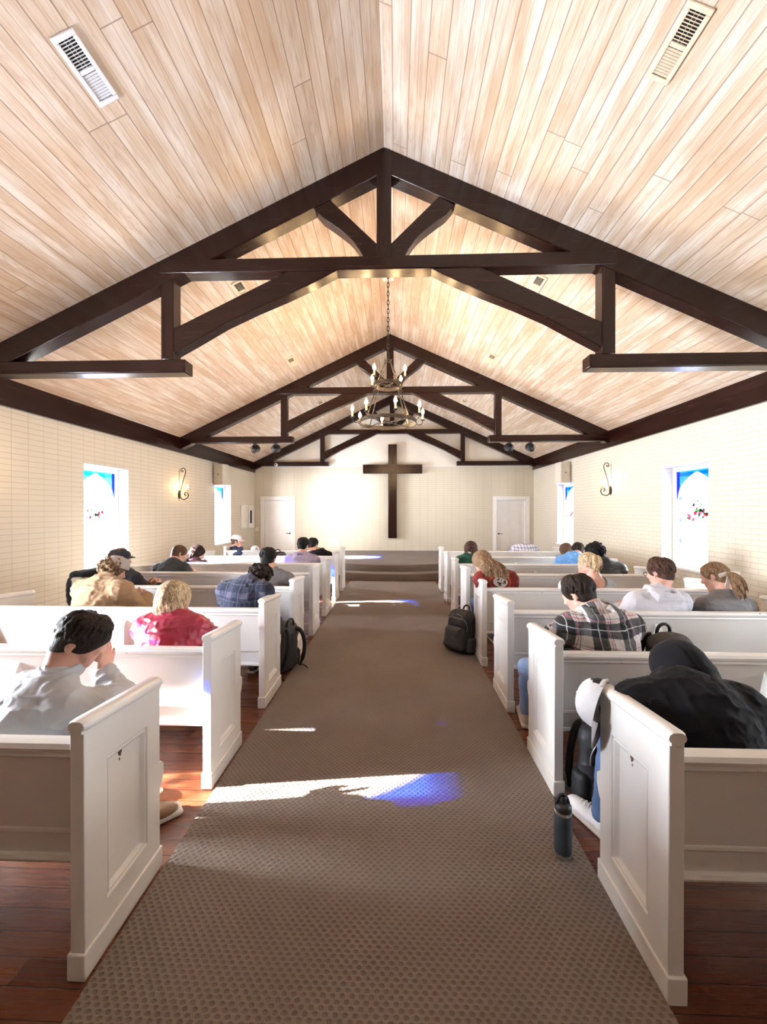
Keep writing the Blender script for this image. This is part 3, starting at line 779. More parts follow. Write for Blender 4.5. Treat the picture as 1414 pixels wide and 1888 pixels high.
vent([(447, 536)], 'small vent in the left slope seen through the nearest truss', M_vc); vent([(988, 526)], 'small vent in the right slope seen through the nearest truss', M_vc)
vent([(539, 667)], 'small vent in the left slope just ahead of the chandelier truss', M_vc); vent([(905, 661)], 'small vent in the right slope just ahead of the chandelier truss', M_vc)
vent([(592, 744)], 'small vent in the left slope close to the far wall', M_vc); vent([(855, 741)], 'small vent in the right slope close to the far wall', M_vc)
# ------------------------------------------------------------------ spotlights and camera on the trusses
def spot(u, v, label, s):
    p = W(u, v, 7.95)
    t = thing('spotlight', label, 'spotlight', (p.x, 7.95, EYE + 1.39), 0, 'black spotlights under the truss')
    MB().lathe([(.035, 0), (.035, -.02), (.012, -.025), (.012, -.06)], 14).build('mount', M_black, t, smooth=50)
    R = Matrix.Translation((0, .01, -.115)) @ Matrix.Rotation(math.radians(-62), 4, 'X')
    MB().lathe([(.03, -.10), (.055, -.085), (.062, -.02), (.085, .05), (.09, .075), (.08, .075), (.06, .03)], 20, M=R).build('lamp_can', M_black, t, smooth=50)
    MB().torus((0, .01, -.115), .095, .006, 'y', 24, 6, PI * .02, PI * .98).build('yoke', M_black, t, smooth=60)
spot(470, 822, 'black spotlight outermost under the left end of the chandelier truss', -1); spot(508, 822, 'black spotlight nearest the aisle under the left end of the chandelier truss', -1)
spot(939, 817, 'black spotlight nearest the aisle under the right end of the chandelier truss', 1); spot(978, 817, 'black spotlight outermost under the right end of the chandelier truss', 1)
p = W(509, 857, 12.0)
t = thing('security_camera', 'small white dome security camera on the far left truss beam', 'camera', (p.x, 12.0, p.z))
MB().lathe([(.05, .012), (.052, -.02), (.048, -.05), (.03, -.06)], 20, M=Matrix.Rotation(PI / 2, 4, 'X') @ Matrix.Scale(-1, 4, (0, 0, 1)) @ Matrix.Translation((0, 0, -.0))).build('housing', M_white, t, smooth=50)
MB().lathe([(.026, .05), (.024, .07), (.012, .078)], 16, M=Matrix.Rotation(PI / 2, 4, 'X')).build('lens', M_black, t, smooth=50)
# ------------------------------------------------------------------ small wall fittings
def onleft(u, v):
    k = (u - 707) / F; Y = (XL) * (CS + k * SN) / (k * CS - SN); Z = CS * Y - SN * XL
    return Y, EYE - (v - HOR) * Z / F
for (ua, ub, va, vb, nm, lab, cat, inner) in ((443, 454, 931, 974, 'wall_panel', 'plain cream panel on the left wall beside the front corner', 'panel', None), (457, 466.5, 933, 972, 'picture_frame', 'narrow framed dark picture in the front corner of the left wall', 'picture', M_dark)):
    ya, z1 = onleft(ua, va); yb, z0 = onleft(ub, vb)
    t = thing(nm, lab, cat, (XL, (ya + yb) / 2, (z0 + z1) / 2)); hy, hz = abs(yb - ya) / 2, abs(z1 - z0) / 2
    f = MB(); w = .035
    f.box(0, .04, -hy, -hy + w, -hz, hz).box(0, .04, hy - w, hy, -hz, hz).box(0, .04, -hy + w, hy - w, -hz, -hz + w).box(0, .04, -hy + w, hy - w, hz - w, hz)
    f.build('frame', M_white, t, bevel=.005)
    MB().box(0.001, .012, -hy + w, hy - w, -hz + w, hz - w).build('panel' if inner is None else 'mount', M_plaster, t)
    if inner: MB().box(.012, .016, -hy * .35, hy * .35, -hz * .6, hz * .6).build('picture', inner, t)
p = W(473.5, 976, YF); t = thing('switch_plate', 'cream light switch plate beside the left door', 'light switch', (p.x, YF, p.z))
MB().box(-.06, .06, -.008, 0, -.06, .06).build('plate', M_plaster, t, bevel=.004); MB().box(-.012, .012, -.016, -.008, -.025, .025).build('toggle', M_white, t)
p = W(614, 999, YF); t = thing('wall_vent', 'low white louvred return vent on the far wall left of the cross', 'vent', (p.x, YF, p.z))
MB().box(-.15, .15, -.012, 0, -.14, .14).build('frame', M_plaster, t, bevel=.004)
s = MB()
for k in range(6): s.box(-.12, .12, -.018, -.012, -.105 + .04 * k, -.085 + .04 * k)
s.build('louvres', M_plaster, t)
# ================================================================== pews
PL = 2.38
def make_pew(s):
    root = thing('pew', '', 'pew', (0, 0, 0), 0, 'white painted wooden pews in two blocks')
    X = lambda t: s * t
    def bx(m, t0, t1, *r): a, b = sorted((X(t0), X(t1))); return m.box(a, b, *r)
    def pz(m, poly, t0, t1): a, b = sorted((X(t0), X(t1))); return m.prism(poly, a, b, 'x')
    zt = lambda y: .842 - .035 * y / .42
    def end(t_out, t_in, d):
        m = MB()
        out = [(0, .085), (.42, .085), (.42, zt(.42)), (0, zt(0))]
        loops = [([(y, z) for y, z in out], 0)]
        for ins, dep in ((0, 0), (.006, .009), (.013, .003), (.022, .011), (.030, .019)):
            l, r, bt = .105 + ins, .335 - ins, .175 + ins
            tp = lambda y: zt(y) - .135 - ins
            loops.append(([(l, bt), (r, bt), (r, tp(r)), (l, tp(l))], dep))
        vs = []
        for lp, dep in loops: vs += [(X(t_out + d * dep), y, z) for y, z in lp]
        fs = []
        for i in range(len(loops) - 1):
            for k in range(4): fs.append((i * 4 + k, i * 4 + (k + 1) % 4, i * 4 + 4 + (k + 1) % 4, i * 4 + 4 + k))
        q = (len(loops) - 1) * 4; fs.append((q, q + 1, q + 2, q + 3))
        b = len(vs); vs += [(X(t_in), y, z) for y, z in out]
        fs += [(b, b + 1, b + 2, b + 3)] + [(k, (k + 1) % 4, b + (k + 1) % 4, b + k) for k in range(4)]
        m.add(vs, fs)
        e = m.build('end_panel', M_pew, root, bevel=.003)
        lo, hi = min(t_out, t_in), max(t_out, t_in)
        # cap: rounded handrail section swept up the slightly sloping top
        sec = [(-.002, -.008), (-.002, .004), (-.010, .012), (-.013, .022), (-.008, .036), (.006, .045), (.042, .045), (.056, .036), (.061, .022), (.058, .012), (.050, .004), (.050, -.008)]
        c = MB(); vs = []
        ys = [-.006, .006, .02, .41, .424, .432]; sc = [.78, .95, 1, 1, .95, .78]
        for y, k in zip(ys, sc):
            vs += [(X(lo + (t - .024) * k + .024), y, zt(y) + (z - .02) * k + .02) for t, z in sec]
        n = len(sec); fs = [list(range(n)), list(range((len(ys) - 1) * n, len(ys) * n))[::-1]]
        for i in range(len(ys) - 1):
            for k in range(n): fs.append((i * n + k, i * n + (k + 1) % n, (i + 1) * n + (k + 1) % n, (i + 1) * n + k))
        c.add(vs, fs).build('cap_rail', M_rail, e, smooth=40)
        bx(MB(), lo - .007, hi + .007, -.008, .428, 0, .09).build('plinth', M_pew, e, bevel=.004)
        pz(MB(), [(.418, .462), (.440, .462), (.456, .445), (.456, .40), (.440, .36), (.418, .33)], lo + .004, hi - .004).build('seat_bracket', M_pew, e, bevel=.003)
    end(0, .05, 1); end(PL, PL - .05, -1)
    pz(MB(), [(.024, .775), (.046, .775), (.140, .315), (.118, .315)], .045, PL - .045).build('backrest', M_pew, root, bevel=.002)
    rail = [(-.020, .782), (-.024, .795), (-.016, .809), (.004, .815), (.026, .813), (.040, .803), (.040, .790), (.030, .780), (.020, .765), (-.006, .755), (-.010, .760), (-.006, .772)]
    rail = [(y + .028, z - .012) for y, z in rail]
    pz(MB(), rail, .048, PL - .048).build('top_rail', M_rail, root, smooth=35)
    pz(MB(), [(.104, .300), (.099, .312), (.104, .325), (.119, .330), (.144, .330), (.149, .30)], .05, PL - .05).build('bottom_rail', M_pew, root, smooth=35)
    bx(MB(), .045, PL - .045, .09, .455, .415, .445).build('seat', M_pew, root, bevel=.010)
    bx(MB(), .05, PL - .05, .395, .415, .345, .416).build('apron', M_pew, root, bevel=.003)
    pz(MB(), [(.040, .70), (.012, .655), (.012, .335), (.112, .335)], PL / 2 - .02, PL / 2 + .02).build('centre_brace', M_pew, root, bevel=.002)
    bx(MB(), PL / 2 - .018, PL / 2 + .018, .14, .40, 0, .416).build('centre_leg', M_pew, root, bevel=.003)
    return root
XA, XB = -1.06, 0.883
lab_l = ['white pew left of the aisle nearest the camera, seating the grey collared shirt', 'white pew left of the aisle seating the person in the red jacket',
         'white pew left of the aisle seating the tan jacket and the navy plaid shirt', 'white pew left of the aisle with a black jacket draped over its wall end',
         'white pew left of the aisle seating the person in the dark grey shirt', 'white pew left of the aisle seating the person in the lavender hoodie',
         'white pew left of the aisle with the black hoodie wearer and a black bag', 'white pew left of the aisle nearest the stage']
lab_r = ['white pew right of the aisle nearest the camera, white cap on its end', 'white pew right of the aisle seating the black and white plaid jacket',
         'white pew right of the aisle seating the white hoodie and the grey sweatshirt', 'white pew right of the aisle seating the long haired person in the red shirt',
         'white pew right of the aisle seating the person in the black puffer jacket', 'white pew right of the aisle seating the blue hoodie and the dark green shirt',
         '', 'white pew right of the aisle nearest the stage']
lab_r[6] = 'white pew right of the aisle, second from the stage'
for s, xa, labs in ((-1, XA, lab_l), (1, XB, lab_r)):
    pr = make_pew(s)
    for k in range(8):
        o = pr if k == 0 else copy_tree(pr)
        o.location = (xa, ROW[k], 0); o['label'] = labs[k]
M_chip = simple('dark wood under chipped paint', (0.06, 0.025, 0.015), 0.6)
for side, u, v, dx in ((-1, 220, 1387, -.0185), (1, 1166, 1398, .0185)):
    xf_ = (XA if side < 0 else XB) + dx; k_ = (u - 707) / F; y_ = xf_ * (CS + k_ * SN) / (k_ * CS - SN); p_ = W(u, v, y_)
    pw = [o for o in SC.objects if o.parent is None and o.name.startswith('pew') and abs(o.location.y - ROW[0]) < .01 and (o.location.x < 0) == (side < 0)][0]
    rr_ = random.Random(5); n_ = 9
    m_ = MB()
    for (oy, oz, s_) in ((0, 0, .010), (.006, .028, .004), (-.004, -.026, .003)):
        m_.prism([(y_ + oy + s_ * math.cos(2 * PI * q / n_) * rr_.uniform(.5, 1.1) - pw.location.y, p_.z + oz + 1.9 * s_ * math.sin(2 * PI * q / n_) * rr_.uniform(.7, 1.1)) for q in range(n_)], *sorted((xf_ - pw.location.x - side * .0012, xf_ - pw.location.x + side * .001)), 'x')
    m_.build('paint_chip', M_chip, pw)
# ================================================================== people
SKIN = {}
def skin(name, col):
    if name not in SKIN:
        SKIN[name] = simple('skin ' + name, col, 0.5, 0, 0.08, 18, 0.05, 300, 0.4, Subsurface_Weight=0.08)
        SKIN[name].node_tree.nodes
    return SKIN[name]
SK_f = skin('fair', (0.60, 0.335, 0.255)); SK_m = skin('tan', (0.50, 0.27, 0.18)); SK_d = skin('brown', (0.20, 0.10, 0.06))
def hairmat(name, c1, c2, rough=0.58):
    if name in MATS: return MATS[name]
    t = NT(name); o = t.obj(); s = t.sep(o)
    a = t.noise(t.comb(t.math('MULTIPLY', s[0], 90), t.math('MULTIPLY', s[1], 90), t.math('MULTIPLY', s[2], 16)), 1.0, 3, 0.6, 0.8)
    b = t.noise(t.comb(t.math('MULTIPLY', s[0], 260), t.math('MULTIPLY', s[1], 260), t.math('MULTIPLY', s[2], 40)), 1.0, 2)
    c = t.mix(t.remap(a, 0.35, 0.65), c1, c2)
    h = t.math('ADD', a, t.math('MULTIPLY', b, 0.6))
    t.pr(c, rough, 0, t.bump(h, 0.6, 0.008), 0.14); MATS[name] = t.m; return t.m
H_dk = hairmat('dark brown hair', (0.008, 0.005, 0.004), (0.032, 0.020, 0.014)); H_bk = hairmat('black hair', (0.003, 0.0025, 0.0025), (0.011, 0.009, 0.008))
H_br = hairmat('brown hair', (0.05, 0.026, 0.014), (0.115, 0.065, 0.038)); H_lb = hairmat('light brown hair', (0.10, 0.055, 0.03), (0.30, 0.19, 0.11))
H_bl = hairmat('blonde hair', (0.16, 0.10, 0.055), (0.68, 0.52, 0.33)); H_tan = hairmat('curly sandy brown hair', (0.06, 0.038, 0.02), (0.24, 0.16, 0.09))
H_aub = hairmat('auburn brown hair', (0.025, 0.011, 0.008), (0.085, 0.043, 0.028))
def nz(V, f, seed=0, st=(1, 1, 1)): return vnoise(V * np.array(st) * f, seed)
def unit(v): v = np.array(v, float); return v / (np.linalg.norm(v) + 1e-12)
def frame(fwd, up):
    f = unit(fwd); r = unit(np.cross(f, up)); u = np.cross(r, f)
    return np.stack([r, f, u], 1)                          # columns right, forward, up
def head_prims(hs=1.0):
    P = [(Ell((0, -.010, .035), (.074, .094, .088)), .02, 'u'), (Ell((0, .028, -.025), (.058, .066, .085)), .03, 'u')]
    for s in (-1, 1):
        P += [(Cap((s * .045, .01, -.055), (s * .012, .072, -.098), .024, .019), .025, 'u'), (Ell((s * .036, .068, -.018), (.024, .02, .022)), .02, 'u')]
    P += [(Cap((-.034, .084, .022), (.034, .084, .022), .012), .012, 'u')]
    P += [(Ell((s * .031, .100, .004), (.017, .012, .010)), .010, 's') for s in (-1, 1)]
    P += [(Ell((s * .031, .080, .003), (.0125, .0125, .0125)), .003, 'u') for s in (-1, 1)]
    P += [(Cap((0, .092, .012), (0, .112, -.024), .008, .012), .01, 'u')] + [(Ell((s * .011, .104, -.027), (.008, .009, .007)), .006, 'u') for s in (-1, 1)]
    P += [(Cap((-.018, .088, -.052), (.018, .088, -.052), .0075), .006, 'u'), (Cap((-.015, .088, -.063), (.015, .088, -.063), .0085), .006, 'u'), (Cap((-.02, .100, -.0575), (.02, .100, -.0575), .002), .004, 's')]
    for s in (-1, 1):
        c, n = math.cos(.28), math.sin(.28)
        R = np.array([[c, -s * n, 0], [s * n, c, 0], [0, 0, 1]]).T
        P += [(Ell((s * .079, -.014, .000), (.0085, .021, .033), R), .005, 'u'), (Ell((s * .088, -.008, .003), (.006, .010, .018), R), .004, 's'), (Cap((s * .075, -.006, -.028), (s * .075, -.002, -.022), .0065), .005, 'u')]
    return P
def hand_prims(w, d, n, side, curl=.5, spread=.12):
    """w wrist, d finger direction, n palm normal (towards which fingers curl), side +1: thumb towards d x n"""
    w = np.array(w, float); d = unit(d); n = unit(np.array(n) - d * np.dot(n, d)); a = np.cross(d, n) * side
    P = [(Cap(w - d * .03, w + d * .02, .026, .027), .02, 'u')]
    for k, o in enumerate((.027, .009, -.009, -.026)):
        b = w + d * (.088 - .006 * abs(k - 1)) + a * o
        P.append((Cap(w + d * .012 + a * o * .55, b, .0175, .0130), .014, 'u'))
        L = (.040, .045, .042, .033)[k]; q = b; e = unit(d + a * o * spread * 30 * .1); rr = .0098
        for j, (l, c) in enumerate(((L, curl * .6), (L * .62, curl), (L * .5, curl * .7))):
            e = unit(e * math.cos(c) + n * math.sin(c) - 0 * a); nn = q + e * l
            P.append((Cap(q, nn, rr, rr - .0010), .005, 'u')); q = nn; rr -= .0009
            n2 = n
    q = w + d * .022 + a * .024; e = unit(d * .55 + a * .75 + n * .35)
    for l, r0, r1 in ((.042, .0155, .0125), (.034, .0120, .0108), (.026, .0105, .009)):
        nn = q + e * l; P.append((Cap(q, nn, r0, r1), .006, 'u')); q = nn; e = unit(e + d * .35 + n * .12)
    return P
def bez(p, n=6):
    p = [np.array(q, float) for q in p]; out = []
    for i in range(n + 1):
        t = i / n; q = p
        while len(q) > 1: q = [q[j] * (1 - t) + q[j + 1] * t for j in range(len(q) - 1)]
        out.append(q[0])
    return out
def hair_items(style, R, T, rnd, hs, drape=None):
    """hair in world space; R,T head frame"""
    loc = lambda p: R @ (np.array(p, float) * hs) + T
    def xf(P): 
        out = []
        for p, k, op in P:
            q = p.xf(R, T) if hs == 1 else p.xf(R, T)
            out.append((q, k, op))
        return out
    th = dict(short=.011, crop=.006, curly=.016, afro=.03, long=.012, bob=.009, pony=.007, cap=.006)[style]
    P = [(Ell((0, -.012, .037), (.075 + th, .096 + th, .088 + th)), .01, 'u')]
    if style in ('long', 'bob'): P.append((Ell((0, -.045, -.035), (.070 + th, .060, .085)), .03, 'u'))
    else: P.append((Ell((0, -.050, -.024), (.062 + th * .45, .046 + th * .3, .072)), .03, 'u'))
    P.append((Ell((0, .118, -.055), (.088, .088, .118)), .014, 's'))      # face
    for s in (-1, 1): P.append((Ell((s * .097, .006, -.030), (.027, .034, .046)), .010, 's'))   # around the ears
    zneck = -.098 if style not in ('long', 'bob') else -.14
    P.append((Half((0, -.35, -1), -zneck + 0.01 + .0), .01, 'i'))
    base = xf(P); items = list(base)
    def on(th_, ph, lift=0.0):
        """ph azimuth from the back (0) round to the front (pi); th_ polar angle from the crown"""
        r = np.array((.075 + th, .096 + th, .088 + th)) + lift
        return np.array((r[0] * math.sin(th_) * math.sin(ph), -.012 - r[1] * math.sin(th_) * math.cos(ph), .037 + r[2] * math.cos(th_)))
    def lim(ph):
        a = abs((ph + PI) % (2 * PI) - PI)
        return 2.22 - .12 * math.cos(a) if a < 1.2 else (1.80 if a < 1.9 else 1.02)
    if style in ('short', 'cap', 'crop'):
        for i in range(230 if style == 'short' else 70):
            ph = rnd.uniform(-PI, PI); t1 = lim(ph) * rnd.uniform(.55, 1.03); t0 = max(.08, t1 - rnd.uniform(.5, .9)); tw = rnd.uniform(-.35, .35)
            pts = [loc(on(t0 + (t1 - t0) * k / 4, ph + tw * (k / 4) ** 2, (-.003, .004, .006, .004, .001)[k] * rnd.uniform(.7, 1.3))) for k in range(5)]
            if style == 'crop': continue
            items += U(chain(pts, [.003, .0065, .0068, .0052, .0012]), .0015)
    elif style in ('curly', 'afro'):
        for i in range(190 if style == 'curly' else 260):
            ph = rnd.uniform(-PI, PI); t = lim(ph) * math.sqrt(rnd.random()) * 1.02
            c = loc(on(t, ph, rnd.uniform(-.004, .008))); a = unit([rnd.uniform(-1, 1) for _ in range(3)]); b = unit(np.cross(a, [rnd.uniform(-1, 1) for _ in range(3)]))
            rr = rnd.uniform(.009, .014)
            pts = [c + rr * (a * math.cos(q) + b * math.sin(q)) for q in np.linspace(0, 4.2, 6)]
            items += U(chain(pts, [.004, .0065, .007, .0065, .0055, .002]), .003)
    elif style in ('long', 'bob'):
        N = 120 if style == 'long' else 110
        for i in range(N):
            ph = rnd.uniform(-2.2, 2.2) * (0.9 if style == 'long' else 1); te = 1.72
            pts = [loc(on(te * k / 5 + .05, ph, (.0, .003, .004, .004, .004, .004)[k])) for k in range(6)]
            e = pts[-1]; ctr, wv, back = drape
            u = math.sin(ph); end = np.array(ctr) + np.array(wv) * (u * .8 + rnd.uniform(-.25, .25)) + np.array((0, 0, 1)) * rnd.uniform(-.04, .06)
            midp = (e * .6 + end * .4) + np.array(back) * rnd.uniform(.0, 1.0) + unit(e - T) * .012
            q = bez([e, midp, midp * .4 + end * .6 + np.array(back) * .5, end], 7)
            wob = unit([rnd.uniform(-1, 1), rnd.uniform(-1, 1), 0]) * rnd.uniform(.003, .009); f = rnd.uniform(1, 2.2)
            q = [p + wob * math.sin(f * j + i) * min(1, j / 3) for j, p in enumerate(q)]
            allp = pts[:-1] + q; n = len(allp); r0 = rnd.uniform(.0075, .0115)
            items += U(chain(allp, [r0 * (0.5 + 1.0 * math.sin(PI * (j + .6) / (n + .3))) for j in range(n)]), .004)
    elif style == 'pony':
        base_p, tip, wid, side = drape
        bp = np.array(base_p, float); tip = np.array(tip, float)
        for i in range(110):
            ph = rnd.uniform(-PI, PI); t1 = lim(ph) * rnd.uniform(.85, 1.0)
            st = loc(on(t1, ph, .002)); md = loc(on(t1 * .5, ph * .7, .004))
            items += U(chain(bez([st, (st + md) / 2 + unit(md - T) * .015, md * .5 + bp * .5 + unit(bp - T) * .004, bp], 5), [.003, .006, .007, .007, .006, .006]), .004)
        for i in range(60):
            o = unit([rnd.uniform(-1, 1) for _ in range(3)]) * rnd.uniform(.1, 1) * wid
            m1 = bp + unit(bp - T) * .05 + o * .6 + np.array(side) * .3; m2 = (bp + tip) / 2 + o * 1.25 + np.array(side)
            e = tip + o * .8 + np.array((0, 0, rnd.uniform(-.02, .05)))
            items += U(chain(bez([bp + o * .15, m1, m2, e], 8), [.007, .009, .0105, .011, .011, .0105, .009, .006, .002]), .004)
    return items
def ring_prims(c, R, rad, r, a0=0, a1=2 * PI, n=22, sy=1.0):
    pts = [c + R @ np.array((rad * math.cos(a), rad * sy * math.sin(a), 0)) for a in np.linspace(a0, a1, n + 1)]
    return chain(pts, r)
PEOPLE = []
def person(label, row, hx, S, C, face, yaw=0.0, b=1.0, sw=.185, top=('shirt', None), trousers=None, shoe_m=None, hair=('short', None), sk=None, roll=0.0,
           h=.011, elbows=None, wrists=None, knees=None, ankles=None, toes=None, hands=None, drape=None, off=.016, wr=.005, hood=None, collar=None, hs=1.0, up=None,
           arms_bare=False, cut=None, seed=1, puffer=False, topname=None, fold=1.0, neck_r=.056, hip_y=.27):
    rnd = random.Random(seed); Yk = ROW[row]
    fw = np.array((math.sin(yaw), math.cos(yaw), 0)); ax = np.array((math.cos(yaw), -math.sin(yaw), 0)); ax = unit(ax + np.array((0, 0, math.sin(roll))))
    hip = np.array((hx, Yk + hip_y, .545)); S = np.array(S, float); C = np.array(C, float) - np.array((0, 0, .022 if hair[0] in ('short', 'curly', 'bob', 'long', 'afro') else 0))
    if up is None: up = unit(np.array((0, 0, 1.0)) + .0 * fw)
    HR = frame(face, up)
    sp = unit(S - hip); bk = unit(np.cross(ax, sp)); bk = -bk if bk[1] > 0 else bk
    P1 = hip * .58 + S * .42 + bk * .035; P2 = hip * .25 + S * .75 + bk * .025 - sp * .04
    TR = np.stack([ax, -bk, np.cross(ax, -bk)], 1); TR[:, 2] = unit(TR[:, 2])
    Nk = S + sp * .035 - bk * .0 + (unit(C - S)) * .03
    root = thing('person', label, 'person', (hip[0], hip[1], 0))
    O = np.array((hip[0], hip[1], 0.0))
    shl = [S - ax * sw - sp * .035, S + ax * sw - sp * .035]                 # left, right shoulder joints
    if elbows is None: elbows = [None, None]
    if wrists is None: wrists = [None, None]
    E, Wr = [], []
    for i, s in enumerate((-1, 1)):
        e = elbows[i]; e = shl[i] + ax * s * .05 + fw * .15 + np.array((0, 0, -.23)) if e is None else np.array(e, float)
        w = wrists[i]; w = e + fw * .20 - ax * s * .13 + np.array((0, 0, .09)) if w is None else np.array(w, float)
        E.append(e); Wr.append(w)
    kn, an, to = [], [], []
    for i, s in enumerate((-1, 1)):
        k = np.array((hip[0], hip[1], 0)) + fw * .40 + ax * s * .12 + np.array((0, 0, .50)) if not knees or knees[i] is None else np.array(knees[i], float)
        a = k * np.array((1, 1, 0)) + fw * .02 + np.array((0, 0, .095)) if not ankles or ankles[i] is None else np.array(ankles[i], float)
        t = a * np.array((1, 1, 0)) + fw * .16 + np.array((0, 0, .035)) if not toes or toes[i] is None else np.array(toes[i], float)
        kn.append(k); an.append(a); to.append(t)
    hipj = [hip + ax * s * .095 - np.array((0, 0, .01)) for s in (-1, 1)]
    def torso(o):
        L = [Ell(hip, np.array((.165, .125, .105)) * b + o, TR), Ell(P1, np.array((.150, .112, .15)) * b + o, TR), Ell(P2, np.array((.168, .115, .165)) * b + o, TR)]
        L += [Cap(shl[0] + ax * .02, shl[1] - ax * .02, .062 * b + o), Cap(Nk, S - ax * sw * .7 - sp * .01, .046 + o * .6, .045 + o), Cap(Nk, S + ax * sw * .7 - sp * .01, .046 + o * .6, .045 + o)]
        return L
    def arms(o, upto=1.0):
        L = []
        for i in (0, 1):
            L.append(Cap(shl[i], E[i], .054 * b + o, .043 * b + o))
            if upto > 0: L.append(Cap(E[i], E[i] + (Wr[i] - E[i]) * upto, .043 * b + o, .032 * b + o * .9))
        return L
    def legs(o):
        L = []
        for i in (0, 1): L += [Cap(hipj[i], kn[i], .080 * b + o, .056 * b + o), Cap(kn[i], an[i], .055 * b + o, .037 * b + o)]
        return L
    # --- body: one continuous skin from head to ankles
    hp = [(Ell(p.c * hs, p.r * hs, p.R).xf(HR, C) if isinstance(p, Ell) else Cap(p.a * hs, p.b * hs, p.r0 * hs, p.r1 * hs).xf(HR, C), k, op) for p, k, op in head_prims()]
    nb = C + HR @ np.array((0, -.035, -.055))
    body = hp[:2] + [(Cap(nb, Nk, neck_r, neck_r + .006), .03, 'u')] + U(torso(-.012), .05) + U(arms(-.006), .03) + U(legs(-.010), .03) + hp[2:]
    for i in (0, 1): body += U([Cap(an[i], an[i] * .72 + to[i] * .28 + np.array((0, 0, -.012)), .024, .018)], .02)
    parts = [sdf_mesh(body, h)]
    fwd_h = {}
    for i, s in enumerate((-1, 1)):
        hd = (hands or [None, None])[i]
        if hd is None:
            d = unit(Wr[i] - E[i]); n = unit(-ax * s + fw * .2); hd = dict(d=d, n=n, curl=.55)
        parts.append(sdf_mesh(hand_prims(Wr[i], hd['d'], hd['n'], hd.get('side', s), hd.get('curl', .5)), min(.0055, h * .55), it=1, pad=.006))
    mesh_obj('body', parts, sk, root, O)
    # --- clothes
    kind, tm = top
    item = U(torso(off), .05)
    al = 1.0
    if arms_bare: al = -1
    if al > 0: item += U(arms(off * 1.15, .97), .028)
    else: item += U([Cap(shl[i], shl[i] * .65 + E[i] * .35, .054 * b + off, .055 * b + off) for i in (0, 1)], .028)
    low = [(Half((0, 0, -1), -.47), .01, 'i')]
    item += low
    if cut: item += cut
    sd = seed * 13
    def disp(V):
        q = V - O
        a = nz(q, 11, sd) * 1.0; r = 1 - np.abs(nz(q, 15, sd + 1, (1.0, 1.0, 1.9))); r2 = 1 - np.abs(nz(q, 26, sd + 2, (1.3, 1.3, 1)))
        d = wr * (a * .8 + (r ** 4) * 1.5 * fold - .4 + (r2 ** 4) * .7 * fold)
        if puffer: 
            z = (V - S) @ sp; d = d * .5 + .010 * np.abs(np.sin(z * PI / .075)) ** .6
        return d
    g = mesh_obj(topname or kind, [sdf_mesh(item, h, disp)], tm, root, O)
    if collar:
        cr = frame(HR[:, 1] * .0 + fw, unit(unit(C - S) + sp * .6)); cc = Nk + unit(C - Nk) * .026 + bk * .006
        it = U(ring_prims(cc, cr, .074, .0095, 0, 2 * PI, 24), .004) + U(ring_prims(cc + cr[:, 2] * .016, cr, .068, .008, 0, 2 * PI, 24), .012) + U(ring_prims(cc - cr[:, 2] * .012 , cr, .078, .008, 0, 2 * PI, 24), .012)
        it += [(Cap(cc + cr[:, 1] * .05, cc + cr[:, 1] * .14, .02, .05), .01, 's')]
        mesh_obj('collar', [sdf_mesh(it, .006)], collar, g, O)
    if hood == 'down':
        cr = frame(fw, unit(unit(C - S) * .6 + sp)); cc = Nk + bk * .012 + unit(C - Nk) * .008
        it = U(ring_prims(cc, cr, .088, .026, -PI * 1.30, PI * .30, 22), .02) + U(ring_prims(cc - sp * .03 + bk * .02, cr, .098, .024, -PI * 1.2, PI * .2, 20), .03)
        bag = cc + bk * .105 - sp * .085
        it += U([Ell(bag, (.105, .038, .085), TR), Ell(bag - sp * .035, (.075, .034, .07), TR), Cap(bag + ax * .08 + sp * .05, cc + ax * .09, .03), Cap(bag - ax * .08 + sp * .05, cc - ax * .09, .03)], .03)
        it += [(Ell(bag + sp * .07 + bk * -.01, (.06, .025, .05), TR), .02, 's')]
        mesh_obj('hood', [sdf_mesh(it, h * .8, lambda V: .005 * (nz(V, 14, sd + 5) + (1 - np.abs(nz(V, 18, sd + 6, (1, 1, 2)))) ** 4 * 1.2))], tm, g, O).location = (0, 0, 0)
    elif hood == 'up':
        it = U([Ell(C + HR @ np.array((0, -.02, .02)), np.array((.100, .122, .112)), HR), Ell(C + HR @ np.array((0, -.075, -.06)), (.090, .070, .095), HR)], .04)
        it += U(ring_prims(Nk + bk * .02, frame(fw, sp), .090, .028), .04)
        it += [(Ell(C + HR @ np.array((0, .13, -.02)), (.085, .12, .115), HR), .02, 's')]
        seam = lambda V: -.004 * np.exp(-(((V - C) @ HR[:, 0] + .035) / .004) ** 2) * (((V - C) @ HR[:, 1]) < .03) + .003 * nz(V, 13, sd) + .003 * (1 - np.abs(nz(V, 12, sd + 6, (1, 1, 2)))) ** 4
        mesh_obj('hood', [sdf_mesh(it, h * .8, seam)], tm, g, O).location = (0, 0, 0)
    tr = U([Ell(hip, np.array((.165, .125, .105)) * b + .008, TR)], .04) + U(legs(.006), .03) + [(Half((0, 0, 1), .56), .01, 'i')]
    mesh_obj('trousers', [sdf_mesh(tr, h * 1.1, lambda V: .004 * nz(V, 14, sd + 3) + .004 * (1 - np.abs(nz(V, 20, sd + 4, (.6, .6, 1.6)))) ** 4)], trousers or M_jean, root, O)
